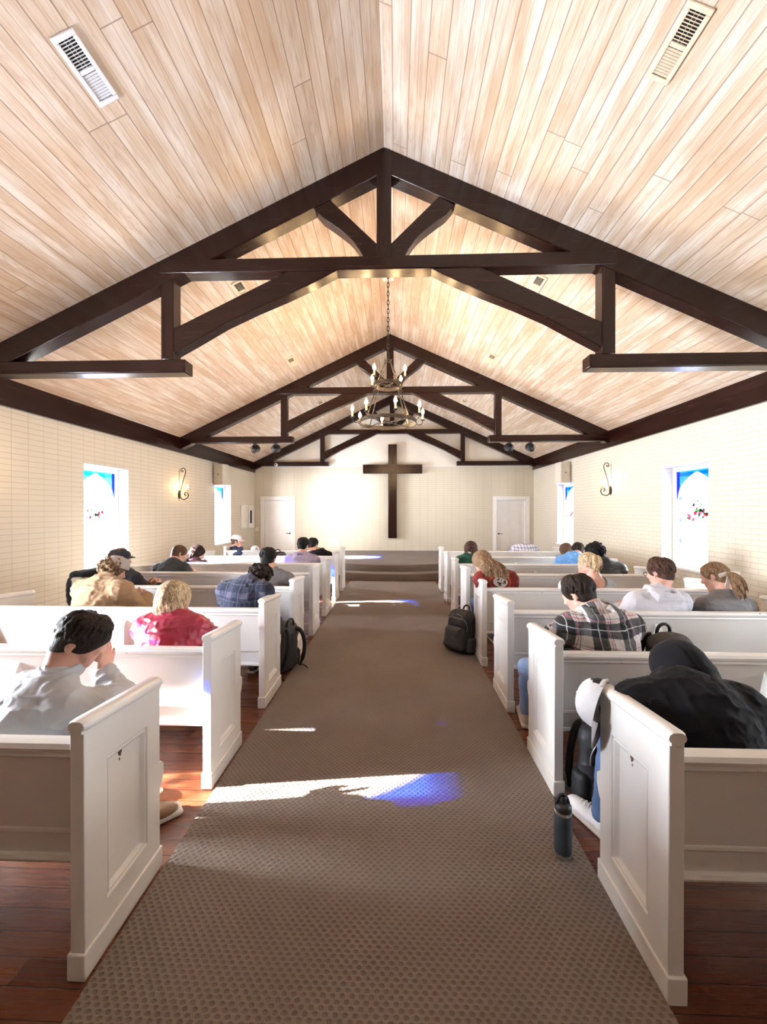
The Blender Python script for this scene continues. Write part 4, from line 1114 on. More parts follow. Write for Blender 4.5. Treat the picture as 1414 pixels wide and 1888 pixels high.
    for i in (0, 1):
        a = an[i]; t = to[i]; d = unit((t - a) * np.array((1, 1, 0))); rt = np.array((d[1], -d[0], 0))
        g0 = np.array((a[0], a[1], 0)); 
        R = np.stack([rt, d, np.array((0, 0, 1.0))], 1); tr_ = lambda p: R @ np.array(p) + g0
        up_ = [Ell(tr_((0, -.02, .055)), (.036, .05, .05), R), Ell(tr_((0, .09, .045)), (.043, .10, .036), R), Ell(tr_((0, .155, .036)), (.040, .055, .028), R), Cap(tr_((0, -.015, .06)), tr_((0, -.005, .105)), .036, .038)]
        sole = [RBox(tr_((0, .075, .016)), (.047, .15, .014), .012, R)]
        so = mesh_obj('shoe', [sdf_mesh(U(up_, .03) + [(Half((0, 0, -1), -.014), .004, 'i')], .007 if h < .01 else .011)], shoe_m or M_shoe, root, O)
        mesh_obj('sole', [sdf_mesh(U(sole, .0), .007 if h < .01 else .011)], M_sole, so, O)
    # --- hair
    hst, hm = hair
    ho = None
    if hst:
        ho = mesh_obj('hair', [sdf_mesh(hair_items(hst, HR, C, rnd, 1.0, drape), .0045 if h < .0095 else .006, it=1, pad=.006)], hm, root, O)
    PEOPLE.append(root)
    return dict(root=root, HR=HR, C=C, O=O, Nk=Nk, bk=bk, sp=sp, ax=ax, fw=fw, S=S, g=g, hair=ho)
def cap_hat(root, HR, C, O, mat, brim_mat, back=False, tilt=0.0, name='cap', at=(0, -.008, .052), flat=False):
    M = Matrix([list(HR[i]) + [C[i] - O[i]] for i in range(3)] + [[0, 0, 0, 1]])
    M = M @ Matrix.Translation(at) @ Matrix.Rotation(tilt, 4, 'X') @ (Matrix.Rotation(PI, 4, 'Z') if back else Matrix.Identity(4))
    return cap_mesh(root, M, mat, brim_mat, name, flat)
def cap_mesh(root, M, mat, brim_mat, name='cap', flat=False, strap=True, L=.075, drop=.020):
    rx, ry, rz = .090, .108, .098 if not flat else .07
    m = MB(); N, K = 36, 10; vs = []
    for sh in (1.0, .965):
        for j in range(K + 1):
            a = (PI / 2) * j / K
            for i in range(N):
                t = 2 * PI * i / N; seam = 1 - .012 * (abs(math.cos(3 * t)) ** 24)
                vs.append(M @ Vector((rx * sh * seam * math.cos(t) * math.cos(a) ** .8, ry * sh * seam * math.sin(t) * math.cos(a) ** .8, rz * sh * math.sin(a) ** .9)))
    fs = []
    for q in (0, 1):
        b = q * (K + 1) * N
        for j in range(K):
            for i in range(N):
                t = 2 * PI * (i + .5) / N
                if strap and j < 4 and abs((t - 1.5 * PI)) < (.42 - .07 * j) and j > 0: continue          # opening above the strap
                fs.append((b + j * N + i, b + j * N + (i + 1) % N, b + (j + 1) * N + (i + 1) % N, b + (j + 1) * N + i))
    for i in range(N): fs.append((i, (i + 1) % N, (K + 1) * N + (i + 1) % N, (K + 1) * N + i))
    m.add(vs, fs); m.lathe([(.008, 0), (.006, .005), (.001, .007)], 10, M=M @ Matrix.Translation((0, 0, rz)))
    c = m.build(name, mat, root, smooth=60)
    if brim_mat is None: return c
    br = MB(); n = 18; vs = []; L = L if not flat else .05
    for z in (0, -.004):
        for i in range(n + 1):
            t = PI * (.5 + .40 * (2 * i / n - 1)); ex = L * math.cos((2 * i / n - 1) * PI / 2) ** .55
            p0 = Vector((rx * math.cos(t), ry * math.sin(t), 0)); dr = -drop * ((2 * i / n - 1) ** 2)
            for k in range(4):
                q = k / 3; vs.append(M @ Vector((p0.x * (1 + .06 * q), p0.y + ex * q, z + .004 + (dr + -.010) * q)))
    fs = []
    for i in range(n):
        for k in range(3):
            a = i * 4 + k; fs.append((a, a + 1, a + 5, a + 4)); b2 = (n + 1) * 4; fs.append((b2 + a, b2 + a + 4, b2 + a + 5, b2 + a + 1))
    B2 = (n + 1) * 4
    for i in range(n): fs.append((i * 4 + 3, B2 + i * 4 + 3, B2 + i * 4 + 7, i * 4 + 7))
    br.add(vs, fs).build('brim', brim_mat, c, smooth=50)
    return c
# ------------------------------------------------------------------ garments
M_jean = cloth('blue jeans', (0.10, 0.17, 0.33), 0.25); M_ljean = cloth('light blue jeans', (0.28, 0.43, 0.72), 0.2); M_dkjean = cloth('dark jeans', (0.03, 0.04, 0.075), 0.2)
M_khaki = cloth('khaki trousers', (0.36, 0.28, 0.18)); M_shoe = simple('dark shoe', (0.04, 0.035, 0.03), 0.5); M_sole = simple('pale shoe sole', (0.62, 0.58, 0.52), 0.6)
M_bshoe = simple('brown leather shoe', (0.20, 0.10, 0.045), 0.45); M_wshoe = simple('white sneaker', (0.84, 0.84, 0.84), 0.55); M_beshoe = simple('beige shoe', (0.55, 0.47, 0.40), 0.6)
def stripes(t, x, P, offs_w):
    f = t.math('FRACT', t.math('ADD', t.math('DIVIDE', x, P), 100.0)); r = None
    for o, w in offs_w:
        d = t.math('ABSOLUTE', t.math('SUBTRACT', f, o)); m = t.remap(d, w * .5 - .008, w * .5 + .008, 1.0, 0.0)
        r = m if r is None else t.math('MAXIMUM', r, m)
    return r
def plaid(name, bg, band, mid, P, Pz, w, thin, rot=0.0, thin_w=0.03, rough=0.9):
    t = NT(name); o = t.obj()
    if rot:
        mp = t.n('ShaderNodeMapping'); mp.inputs['Rotation'].default_value = (0, rot, 0); t.put(mp.inputs[0], o); o = mp.outputs[0]
    d = t.n('ShaderNodeVectorMath', operation='ADD'); t.put(d.inputs[0], o)
    t.put(d.inputs[1], t.vmath('SCALE', t.noise(o, 6, 2, col=True))); nd = d.inputs[1].links[0].from_node; nd.inputs['Scale'].default_value = 0.03
    s = t.sep(d.outputs[0])
    v = stripes(t, s[0], P, [(0.5, w)]); hz = stripes(t, t.math('SUBTRACT', s[2], t.math('MULTIPLY', s[1], 0.12)), Pz, [(0.5, w)])
    both = t.math('MULTIPLY', v, hz); one = t.math('MAXIMUM', v, hz)
    c = t.mix(one, bg, mid); c = t.mix(both, c, band)
    if thin:
        for tc, off in thin:
            a = stripes(t, s[0], P, [(off, thin_w)]); b = stripes(t, t.math('SUBTRACT', s[2], t.math('MULTIPLY', s[1], 0.12)), Pz, [(off, thin_w)])
            c = t.mix(t.math('MULTIPLY', t.math('MAXIMUM', a, b), .8), c, tc)
    w_ = t.noise(t.obj(), 450, 1); c = t.mix(t.math('MULTIPLY', w_, .3), c, (0.03, 0.03, 0.03))
    f = t.noise(t.obj(), 16, 4, .55, 1.2)
    t.pr(c, rough, 0, t.bump(f, .3, .02), .15, Sheen_Weight=.1); return t.m
M_grey_shirt = cloth('light grey blue shirt', (0.50, 0.52, 0.55), .06, spec=.35, rough=.6, sheen=0); M_navy = cloth('navy lining', (0.03, 0.04, 0.09))
M_black_hood = cloth('black hooded sweatshirt fleece', (0.0055, 0.0055, 0.0075), .15, wr=.12, sheen=.03); M_redj = cloth('shiny red jacket', (0.38, 0.022, 0.06), .15, 300, .38, .6, 0)
M_tanj = cloth('tan canvas jacket', (0.36, 0.245, 0.145), .1); M_brcol = cloth('dark brown corduroy', (0.05, 0.03, 0.02))
M_char = cloth('dark charcoal jersey', (0.045, 0.05, 0.052)); M_gsw = cloth('grey jumper', (0.16, 0.155, 0.16)); M_blk = cloth('black jacket', (0.016, 0.016, 0.02))
M_lav = cloth('lavender hoodie fleece', (0.40, 0.34, 0.46)); M_whood = cloth('white hoodie fleece', (0.60, 0.60, 0.65), .05); M_gry = cloth('grey sweatshirt', (0.20, 0.195, 0.20))
M_puff = cloth('black quilted nylon', (0.012, 0.014, 0.02), .2, 300, .45, .5, 0); M_blue = cloth('bright blue hoodie', (0.16, 0.38, 0.78)); M_green = cloth('dark green tee', (0.015, 0.07, 0.05))
M_lgrey = cloth('pale grey top', (0.36, 0.39, 0.43)); M_navyj = cloth('navy fleece', (0.035, 0.05, 0.11)); M_dkfleece = cloth('dark patterned fleece', (0.05, 0.05, 0.06), .6); M_tee = cloth('brown tee', (0.12, .09, .07))
M_plaid1 = plaid('black and white plaid flannel', (0.72, 0.68, 0.66), (0.012, 0.012, 0.014), (0.10, 0.098, 0.10), .17, .165, .48, [((0.55, .10, .20), .82), ((0.02, .02, .05), .90), ((.75, .74, .75), .50)], .0, .022)
M_plaid2 = plaid('navy plaid flannel', (0.022, 0.028, 0.055), (0.13, 0.13, 0.20), (0.05, 0.054, 0.095), .14, .12, .34, [((.15, .15, .22), .12)], 0, .03)
M_plaid3 = plaid('white and blue checked shirt', (0.74, 0.75, 0.82), (0.16, 0.17, 0.30), (0.33, 0.35, 0.50), .06, .06, .26, None)
M_capw = cloth('white cap cotton', (0.80, 0.81, 0.84), .04); M_capb = cloth('grey cap underside', (0.42, 0.41, 0.42), .08); M_capg = cloth('grey knit cap', (0.40, 0.37, 0.34)); M_capk = cloth('black wool cap', (0.03, 0.035, 0.045))
def mat_redtee():
    t = NT('maroon tee with printed back emblem'); o = t.obj(); s = t.sep(o)
    x = t.math('SUBTRACT', s[0], REDC[0]); z = t.math('SUBTRACT', s[2], REDC[1])
    r = t.vmath('LENGTH', t.comb(t.math('DIVIDE', x, .078), t.math('DIVIDE', z, .050), 0.0))
    inn = t.remap(r, .97, 1.0, 1.0, 0.0); ring = t.math('MULTIPLY', t.remap(r, .80, .83, 0.0, 1.0), inn)
    blob = t.remap(t.noise(t.comb(t.math('MULTIPLY', x, 1.0), 0.0, t.math('MULTIPLY', z, 1.6)), 34, 3, .6, .4), .50, .54)
    core = t.math('MULTIPLY', t.math('MULTIPLY', blob, t.remap(r, .72, .76, 1.0, 0.0)), 1.0)
    r2 = t.vmath('LENGTH', t.comb(t.math('DIVIDE', x, .110), t.math('DIVIDE', z, .080), 0.0))
    ang = t.math('ARCTAN2', t.math('DIVIDE', z, .080), t.math('DIVIDE', x, .110))
    txt = t.math('MULTIPLY', t.math('MULTIPLY', t.remap(r2, .86, .89), t.remap(r2, 1.08, 1.11, 1.0, 0.0)), t.remap(t.math('FRACT', t.math('MULTIPLY', ang, 5.2)), .30, .36))
    ln = t.math('MULTIPLY', t.math('MULTIPLY', t.remap(t.math('ABSOLUTE', t.math('ADD', z, .117)), .010, .012, 1.0, 0.0), t.remap(t.math('ABSOLUTE', x), .085, .09, 1.0, 0.0)), t.remap(t.math('FRACT', t.math('MULTIPLY', x, 62)), .28, .34))
    back = t.remap(s[1], .0, .02, 1.0, 0.0)
    c = t.mix(t.remap(t.noise(o, 10, 3), .3, .7), (0.16, 0.022, 0.018), (0.21, 0.032, 0.026))
    c = t.mix(t.math('MULTIPLY', txt, back), c, (0.45, 0.10, 0.05)); c = t.mix(t.math('MULTIPLY', inn, back), c, (0.75, 0.70, 0.68))
    c = t.mix(t.math('MULTIPLY', t.math('MAXIMUM', core, t.math('MULTIPLY', ring, 0.0)), back), c, (0.03, 0.02, 0.02)); c = t.mix(t.math('MULTIPLY', ln, back), c, (0.72, 0.58, 0.52))
    t.pr(c, .85, 0, t.bump(t.noise(o, 16, 4), .3, .02), .2); return t.m
A = lambda v: np.array(v, float)
# ================================================================== the congregation (left block)
S = W(90, 1276, 1.60); C = W(148, 1176, 1.69)
L0 = person('seated person in a light grey collared shirt, bent with forehead resting on one raised hand', 0, S.x - .04, S, C, (.72, .28, -.64), .45, 1.02, .185, ('shirt', M_grey_shirt), M_dkjean, M_bshoe,
    ('short', H_dk), SK_f, -.02, .008, elbows=[(-1.74, 1.78, .56), (-1.33, 1.82, .70)], wrists=[(-1.55, 1.98, .50), W(188, 1242, 1.86)],
    hands=[None, dict(d=(.10, .06, .9), n=(-.85, .1, -.1), side=-1, curl=.28)], knees=[None, (-1.29, 1.90, .50)], ankles=[None, (-1.31, 1.86, .095)], toes=[None, (-1.18, 1.98, .035)], collar=M_grey_shirt, seed=3, hip_y=.25)
S = W(318, 1150, 2.50); C = W(319, 1104, 2.56)
person('seated person in a shiny red jacket with shoulder length blonde hair', 1, S.x, S, C, (.12, .9, -.42), .05, .97, .175, ('jacket', M_redj), M_jean, None, ('bob', H_bl), SK_f, .0, .009,
    drape=(A(C) + A((0, -.075, -.155)), A((.085, 0, 0)), A((0, -.03, 0))), collar=M_redj, off=.026, wr=.0055, fold=1.2, seed=4)
S = W(190, 1082, 3.42); C = W(207, 1050, 3.56)
p = person('seated person in a tan canvas jacket with curly hair under a pale grey cap', 2, S.x, S, C, (.62, .68, -.38), .15, 1.08, .205, ('jacket', M_tanj), M_jean, None, ('curly', H_tan), SK_f, .0, .010, off=.03, wr=.0055, collar=M_brcol, seed=5, fold=1.4)
cap_hat(p['root'], p['HR'], p['C'], p['O'], M_capg, None, False, -.10, at=(0, .012, .058))
S = W(452, 1083, 3.38); C = W(477, 1063, 3.52)
person('seated person in a navy plaid flannel shirt bowing dark curly hair', 2, S.x, S, C, (.45, .62, -.64), .12, 1.02, .195, ('shirt', M_plaid2), M_dkjean, None, ('curly', H_dk), SK_f, .02, .010, collar=M_plaid2, off=.02, seed=6, elbows=[None, (-1.20, 3.56, .66)], wrists=[None, (-1.30, 3.68, .72)])
S = W(228, 1062, 4.24); C = W(221, 1032, 4.32)
p = person('seated person in a black jacket and black peaked cap, head turned to the aisle', 3, S.x, S, C, (.85, .5, -.12), .35, .97, .18, ('jacket', M_blk), M_jean, None, ('cap', H_br), SK_f, .0, .011, off=.022, seed=8)
cap_hat(p['root'], p['HR'], p['C'], p['O'], M_capk, M_capk, False, -.05, flat=True)
S = W(502, 1062, 4.24); C = W(494, 1028, 4.30)
person('seated person in a plain grey jumper with short black hair', 3, S.x, S, C, (-.05, .93, -.35), .0, .97, .18, ('jumper', M_gsw), M_jean, None, ('short', H_bk), SK_f, -.03, .011, seed=9)
S = W(316, 1044, 5.15); C = W(330, 1022, 5.28)
person('seated person in a dark charcoal shirt with cropped hair', 4, S.x, S, C, (.62, .66, -.42), .15, 1.03, .19, ('shirt', M_char), M_khaki, None, ('crop', H_br), SK_f, .02, .012, seed=10, off=.02)
S = W(360, 1040, 6.02); C = W(364, 1019, 6.10)
person('seated person with long dark hair in a dark patterned fleece, face lowered onto folded arms', 5, S.x, S, C, (.72, .45, -.50), .35, .92, .165, ('fleece', M_dkfleece), M_jean, None, ('long', H_dk), SK_f, .0, .012,
    drape=(A(C) + A((-.10, -.05, -.19)), A((.05, -.03, 0)), A((-.03, -.03, 0))), elbows=[None, A(W(374, 1040, 6.12))], wrists=[None, A(W(352, 1042, 6.25))], seed=11)
S = W(556, 1030, 6.00); C = W(559, 1004, 6.06)
person('seated person in a lavender hoodie with black hair', 5, S.x, S, C, (.2, .92, -.3), .0, 1.05, .205, ('hoodie', M_lav), M_jean, None, ('short', H_bk), SK_f, .0, .011, hood='down', off=.024, seed=12)
S = W(589, 1022, 6.92); C = W(577, 1003, 6.98)
person('seated person in a black hoodie right beside the lavender hoodie', 6, S.x, S, C, (.25, .9, -.35), .05, 1.0, .19, ('hoodie', M_black_hood), M_jean, None, ('short', H_bk), SK_m, .0, .013, hood='down', off=.02, seed=13)
S = W(434, 1017, 7.78); C = W(436, 999, 7.84)
p = person('seated person in a white cap and navy fleece turned sideways, hand over mouth', 7, -3.22, S, C, (.93, .32, -.10), 1.0, .92, .165, ('fleece', M_navyj), M_jean, None, ('cap', H_br), SK_f, .0, .011,
    elbows=[None, A(W(443, 1017, 7.62))], wrists=[None, A(W(444, 1011, 7.72))], hands=[None, dict(d=(-.1, .1, .9), n=(-.7, .5, 0), side=1, curl=.8)], seed=14)
cap_hat(p['root'], p['HR'], p['C'], p['O'], M_capw, M_capw, False, -.05)
# ------------------------------------------------------------------ right block
S = W(1266, 1292, 1.60); C = W(1250, 1240, 1.77)
R0 = person('seated person in a black hoodie with the hood pulled up, bowed low', 0, S.x + .03, S, C, (-.12, .55, -.82), .05, 1.08, .205, ('hoodie', M_black_hood), M_jean, M_wshoe, (None, None), SK_f, .0, .008, hood='up', off=.030, wr=.0045, fold=1.1, seed=15,
    elbows=[A((1.00, 1.80, .64)), None], wrists=[A((1.17, 1.90, .60)), None], knees=[(1.06, 1.90, .50), None], ankles=[(1.02, 1.93, .095), None], toes=[(.955, 2.09, .035), None], up=(0, .8, .55))
shs = [o for o in R0['root'].children if o.name.startswith('shoe')]
sh = min(shs, key=lambda o: sum(v.co.x for v in o.data.vertices) / len(o.data.vertices))
a0 = A((1.02, 1.93, 0)) - R0['O']; dd = unit((A((.955, 2.09, 0)) - A((1.02, 1.93, 0)))); rt = A((dd[1], -dd[0], 0))
q = lambda x, y, z: tuple(a0 + rt * x + dd * y + A((0, 0, z)))
MB().tube([q(.036 * math.cos(t), -.008 + .044 * math.sin(t), .094) for t in np.linspace(0, 2 * PI, 21)], .008, 8, False).build('shoe_collar', M_black, sh, smooth=60)
lc = MB()
for i in range(4):
    yy = .062 + .024 * i; zz = .096 - .0085 * i
    lc.tube([q(-.022, yy, zz - .006), q(-.010, yy + .008, zz + .003), q(.010, yy + .014, zz + .003), q(.022, yy + .02, zz - .008)], .0035, 6)
lc.build('laces', M_white, sh, smooth=60)
S = W(1104, 1146, 2.48); C = W(1067, 1091, 2.60)
person('seated person in a black and white plaid hooded flannel', 1, S.x + .03, S, C, (-.55, .68, -.48), -.12, 1.06, .20, ('hooded_flannel', M_plaid1), M_ljean, M_beshoe, ('short', H_dk), SK_f, .0, .009, hood='down', off=.024, seed=16,
    knees=[(.925, 2.72, .50), None], ankles=[(.975, 2.90, .10), None], toes=[(1.0, 3.06, .035), None])
S = W(1214, 1104, 3.32); C = W(1217, 1052, 3.40)
p = person('seated person in a white hoodie with short brown hair and glasses', 2, S.x, S, C, (-.38, .90, -.22), -.05, 1.02, .195, ('hoodie', M_whood), M_jean, None, ('short', H_aub), SK_f, .0, .010, hood='down', off=.026, seed=17)
g = MB(); MM = lambda q: tuple(p['HR'] @ A(q) + p['C'] - p['O'])
for s in (-1, 1):
    g.tube([MM((s * .031 + .022 * math.cos(a), .108, .004 + .018 * math.sin(a))) for a in np.linspace(0, 2 * PI, 17)], .0022, 6, False); g.tube([MM((s * .053, .106, .008)), MM((s * .082, .05, .010)), MM((s * .084, -.005, .012)), MM((s * .083, -.02, -.002))], .0020, 6)
g.tube([MM((-.009, .109, .008)), MM((.009, .109, .008))], .002, 6); g.build('glasses', M_black, p['root'], smooth=60)
S = W(1338, 1112, 3.34); C = W(1319, 1064, 3.44)
bp = A(C) + .100 * unit((.22, -.90, .40)); tip = A(W(1370, 1101, 3.20))
p = person('seated person in a grey sweatshirt with a ponytail tied by a cream bow', 2, S.x, S, C, (-.48, .78, -.38), -.12, .97, .18, ('sweatshirt', M_gry), M_jean, None, ('pony', H_lb), SK_f, .0, .010, off=.024, seed=18, drape=(bp, tip, .050, A((.015, -.02, .015))))
M_bow = cloth('cream ribbon', (0.74, 0.66, 0.58), .05, 300, .5, .4); bw = bp - p['O']; b_ = MB()
def ribbon(pts, w, t=.003):
    pts = [Vector(q) for q in pts]; n = len(pts); vs = []; vw = Vector((0, -1, .15))
    for i, q in enumerate(pts):
        d = (pts[min(i + 1, n - 1)] - pts[max(0, i - 1)]).normalized(); s = d.cross(vw).normalized() * w; nn = d.cross(s).normalized() * t
        vs += [q + s + nn, q - s + nn, q - s - nn, q + s - nn]
    fs = [(0, 1, 2, 3), tuple((n - 1) * 4 + k for k in (3, 2, 1, 0))] + [(i * 4 + k, i * 4 + 4 + k, i * 4 + 4 + (k + 1) % 4, i * 4 + (k + 1) % 4) for i in range(n - 1) for k in range(4)]
    b_.add(vs, fs)
o = Vector(bw) + Vector((0, -.022, .012))
ribbon([o, o + Vector((-.04, -.012, -.004)), o + Vector((-.085, -.006, -.022))], .016); ribbon([o, o + Vector((.04, -.012, .006)), o + Vector((.085, -.006, -.004))], .016)
ribbon([o, o + Vector((-.022, -.02, -.05)), o + Vector((-.035, -.018, -.115))], .014); ribbon([o, o + Vector((.02, -.02, -.03)), o + Vector((.06, -.014, -.08))], .013)
b_.lathe([(.004, -.014), (.016, -.008), (.016, .008), (.004, .014)], 12, M=Matrix.Translation(o) @ Matrix.Rotation(PI / 2, 4, 'Y')); b_.build('hair_bow', M_bow, p['root'], smooth=50)
S = W(1097, 1076, 4.20); C = W(1084, 1040, 4.28)
bp = A(C) + .098 * unit((.30, -.75, .95)); tip = A(W(1098, 1054, 4.08)) 
p = person('seated person with a blonde ponytail and bare upper back in a low pale grey top', 3, S.x, S, C, (-.62, .70, -.30), -.1, .92, .165, ('top', M_lgrey), M_jean, None, ('pony', H_bl), SK_f, .0, .010, off=.014, seed=19, arms_bare=True,
    drape=(bp, tip, .055, A((.02, -.045, .025))), cut=[(Ell(A(S) + A((-.03, -.08, .075)), (.15, .14, .12)), .01, 's')], elbows=[A(W(1066, 1076, 4.42)), None], wrists=[A(W(1071, 1062, 4.40)), None], hands=[dict(d=(.1, -.05, .95), n=(.6, .3, 0), curl=.8), None])
S = W(914, 1062, 4.20); C = W(889, 1036, 4.27)
REDC = (.005, 0.0)
hz = S.z - .045; REDC = (.0, hz)
M_redtee = mat_redtee()
person('seated person with long light brown hair in a red shirt with a printed emblem', 3, S.x + .02, S, C, (-.25, .80, -.52), -.05, .94, .172, ('tee', M_redtee), M_jean, None, ('long', H_lb), SK_f, .02, .010, seed=20, off=.02, elbows=[(1.01, 4.42, .66), None], wrists=[(1.08, 4.52, .70), None],
    drape=(A(S) + A((-.01, -.130, .035)), A((.12, .0, -.02)), A((0, -.055, .02))))
S = W(1114, 1046, 5.10); C = W(1098, 1019, 5.18)
person('seated person in a black puffer jacket with curly black hair', 4, S.x, S, C, (-.2, .85, -.45), .0, 1.02, .19, ('puffer_jacket', M_puff), M_jean, None, ('afro', H_bk), SK_d, -.02, .011, off=.032, wr=.004, puffer=True, seed=21, collar=M_puff)
S = W(1057, 1030, 6.02); C = W(1066, 1014, 6.18)
person('seated person in a bright blue hoodie bowing low', 5, S.x, S, C, (.25, .70, -.66), .05, .97, .185, ('hoodie', M_blue), M_jean, None, ('short', H_dk), SK_f, .02, .012, hood='down', off=.024, seed=22)
S = W(866, 1030, 6.00); C = W(868, 1012, 6.08)
person('seated person in a dark green tee with dark auburn hair', 5, S.x, S, C, (.0, .88, -.45), .0, .92, .168, ('tee', M_green), M_jean, None, ('bob', H_aub), SK_f, .0, .012, seed=23, arms_bare=True, drape=(A(C) + A((0, -.06, -.13)), A((.07, 0, 0)), A((0, -.02, 0))))
S = W(1046, 1030, 6.95); C = W(1044, 1014, 7.02)
person('seated person with brown hair mostly hidden behind the blue hoodie', 6, 2.98, S, C, (-.1, .75, -.6), .0, .92, .165, ('shirt', M_tee), M_jean, None, ('bob', H_br), SK_f, .0, .013, seed=24, drape=(A(C) + A((0, -.06, -.11)), A((.06, 0, 0)), A((0, -.02, 0))))
S = W(967, 1010, 7.92); C = W(972, 1016, 8.08)
person('seated person in a white and blue checked shirt folded far forward', 7, S.x, S, C, (.0, .45, -.9), .0, 1.05, .20, ('shirt', M_plaid3), M_khaki, None, ('short', H_br), SK_f, .0, .012, seed=25, off=.022, up=(0, .9, .4))
# ================================================================== belongings
def rot(rx=0, ry=0, rz=0): return np.array(Matrix.Rotation(rz, 3, 'Z') @ Matrix.Rotation(ry, 3, 'Y') @ Matrix.Rotation(rx, 3, 'X'))
def backpack(label, loc, rz, size, mats, tilt=0.0, seed=1, tails=True):
    """stands on its base; local -y is the front pocket side, +y the straps"""
    w, d, hh = size; t = thing('backpack', label, 'backpack', loc, rz); t.rotation_euler = (tilt, 0, rz)
    n = lambda f, a: (lambda V: a * vnoise(V * f, seed) + a * (1 - np.abs(vnoise(V * f * 1.4, seed + 1))) ** 4)
    mesh_obj('main_compartment', [sdf_mesh(U([RBox((0, 0, hh * .49), (w / 2, d / 2 * .8, hh * .49), .075, None, .16), Ell((0, .0, hh * .82), (w * .40, d * .36, hh * .18))], .05), .009, n(12, .006))], mats[0], t)
    pk = mesh_obj('front_pocket', [sdf_mesh(U([RBox((0, -d * .42, hh * .34), (w * .40, d * .20, hh * .28), .05, None, .1)], .02), .008, n(14, .005))], mats[1], t)
    mesh_obj('upper_pocket', [sdf_mesh(U([RBox((0, -d * .36, hh * .72), (w * .34, d * .13, hh * .13), .035, None, .1)], .02), .008, n(14, .004))], mats[1], t)
    for s in (-1, 1): mesh_obj('side_pocket', [sdf_mesh(U([RBox((s * w * .46, 0, hh * .22), (.035, d * .28, hh * .18), .03)], .02), .008, n(16, .003))], mats[1], t)
    m = MB(); m.tube(bez([(-.045, .06, hh * .97), (-.05, .06, hh * 1.18), (.05, .06, hh * 1.18), (.045, .06, hh * .97)], 12), .010, 8); m.build('carry_handle', mats[2], t, smooth=60)
    for s in (-1, 1):
        m = MB(); m.tube(bez([(s * .06, d * .36, hh * .92), (s * .10, d * (.85 if tails else .5), hh * .93), (s * .13, d * (.80 if tails else .55), hh * .35), (s * .13, d * .42, hh * .08)], 16), [.020] * 14 + [.012] * 3, 8)
        if tails: m.tube(bez([(s * .13, d * .42, hh * .08), (s * .17, d * .60, .05), (s * .18, d * .7, .012), (s * .14, d * .95, .008)], 8), .007, 6)
        m.build('shoulder_strap', mats[2], t, smooth=60)
    m = MB(); m.tube([(w * .40 * math.sin(a), -d * .30 - .02 * math.cos(a), hh * .62 + hh * .28 * math.cos(a)) for a in np.linspace(-1.9, 1.9, 22)], .0045, 6); m.build('zipper', mats[3], t, smooth=60)
    return t
M_bp = cloth('black pack nylon', (0.014, 0.014, 0.017), .2, 300, .6, .4, 0); M_bpg = cloth('dark grey pack nylon', (0.055, 0.055, 0.058), .2, 300, .7, .3, 0); M_bpn = cloth('dark grey brown pack canvas', (0.085, 0.075, 0.075), .2, 300, .8, .2, 0)
M_zip = simple('grey zip', (0.25, 0.25, 0.25), 0.4, .5)
backpack('black backpack on the floor left of the aisle, leaning at a pew end', (-1.13, 3.80, .013), math.radians(238), (.31, .23, .47), (M_bpg, M_bp, M_bp, M_zip), -.10, 3)
backpack('black and grey backpack on the carpet against a right pew end', (.715, 4.37, .013), math.radians(-48), (.34, .26, .45), (M_bp, M_bpg, M_bp, M_zip), -.16, 5)
backpack('grey brown backpack on the second right pew with its handle loop up', (1.69, 2.46, .447), math.radians(8), (.31, .22, .385), (M_bpn, M_bpn, M_bp, M_zip), .10, 7, False)
backpack('black backpack on the floor below the hung white cap', (1.13, 2.17, .0), math.radians(15), (.26, .18, .43), (M_bp, M_bp, M_bp, M_zip), .0, 9, False)
backpack('small black bag on a left pew beside the lavender hoodie', W(518, 1041, 6.92).to_tuple()[:2] + (.447,), math.radians(40), (.27, .20, .40), (M_bp, M_bp, M_bp, M_zip), -.2, 11, False)
# insulated bottle
M_bot = simple('slate powder coat', (0.035, 0.048, 0.062), 0.45, .1, .08, 30, .05, 500); M_steel = simple('brushed steel', (0.62, 0.62, 0.62), 0.28, 1.0, .06, 60)
p = W(1039, 1560, 1.80)
t = thing('water_bottle', 'dark slate insulated water bottle standing at the carpet edge', 'bottle', (p.x, 1.80, .012))
MB().lathe([(.034, .012), (.0385, .016), (.0385, .185), (.036, .192)], 32).build('body', M_bot, t, smooth=40)
MB().lathe([(.033, 0), (.0385, .001), (.0385, .013), (.034, .014)], 32).build('base_ring', M_steel, t, smooth=40)
MB().lathe([(.034, .19), (.0375, .192), (.0375, .203), (.033, .205)], 32).build('neck_ring', M_steel, t, smooth=40)
l = MB().lathe([(.033, .203), (.0365, .205), (.0365, .226), (.030, .234), (.018, .240), (.017, .262), (.012, .268)], 28).build('lid', M_black, t, smooth=40)
MB().tube(bez([(-.030, 0, .222), (-.030, 0, .285), (.016, 0, .292), (.026, 0, .232)], 12), .007, 8).build('carry_loop', M_black, l, smooth=60)
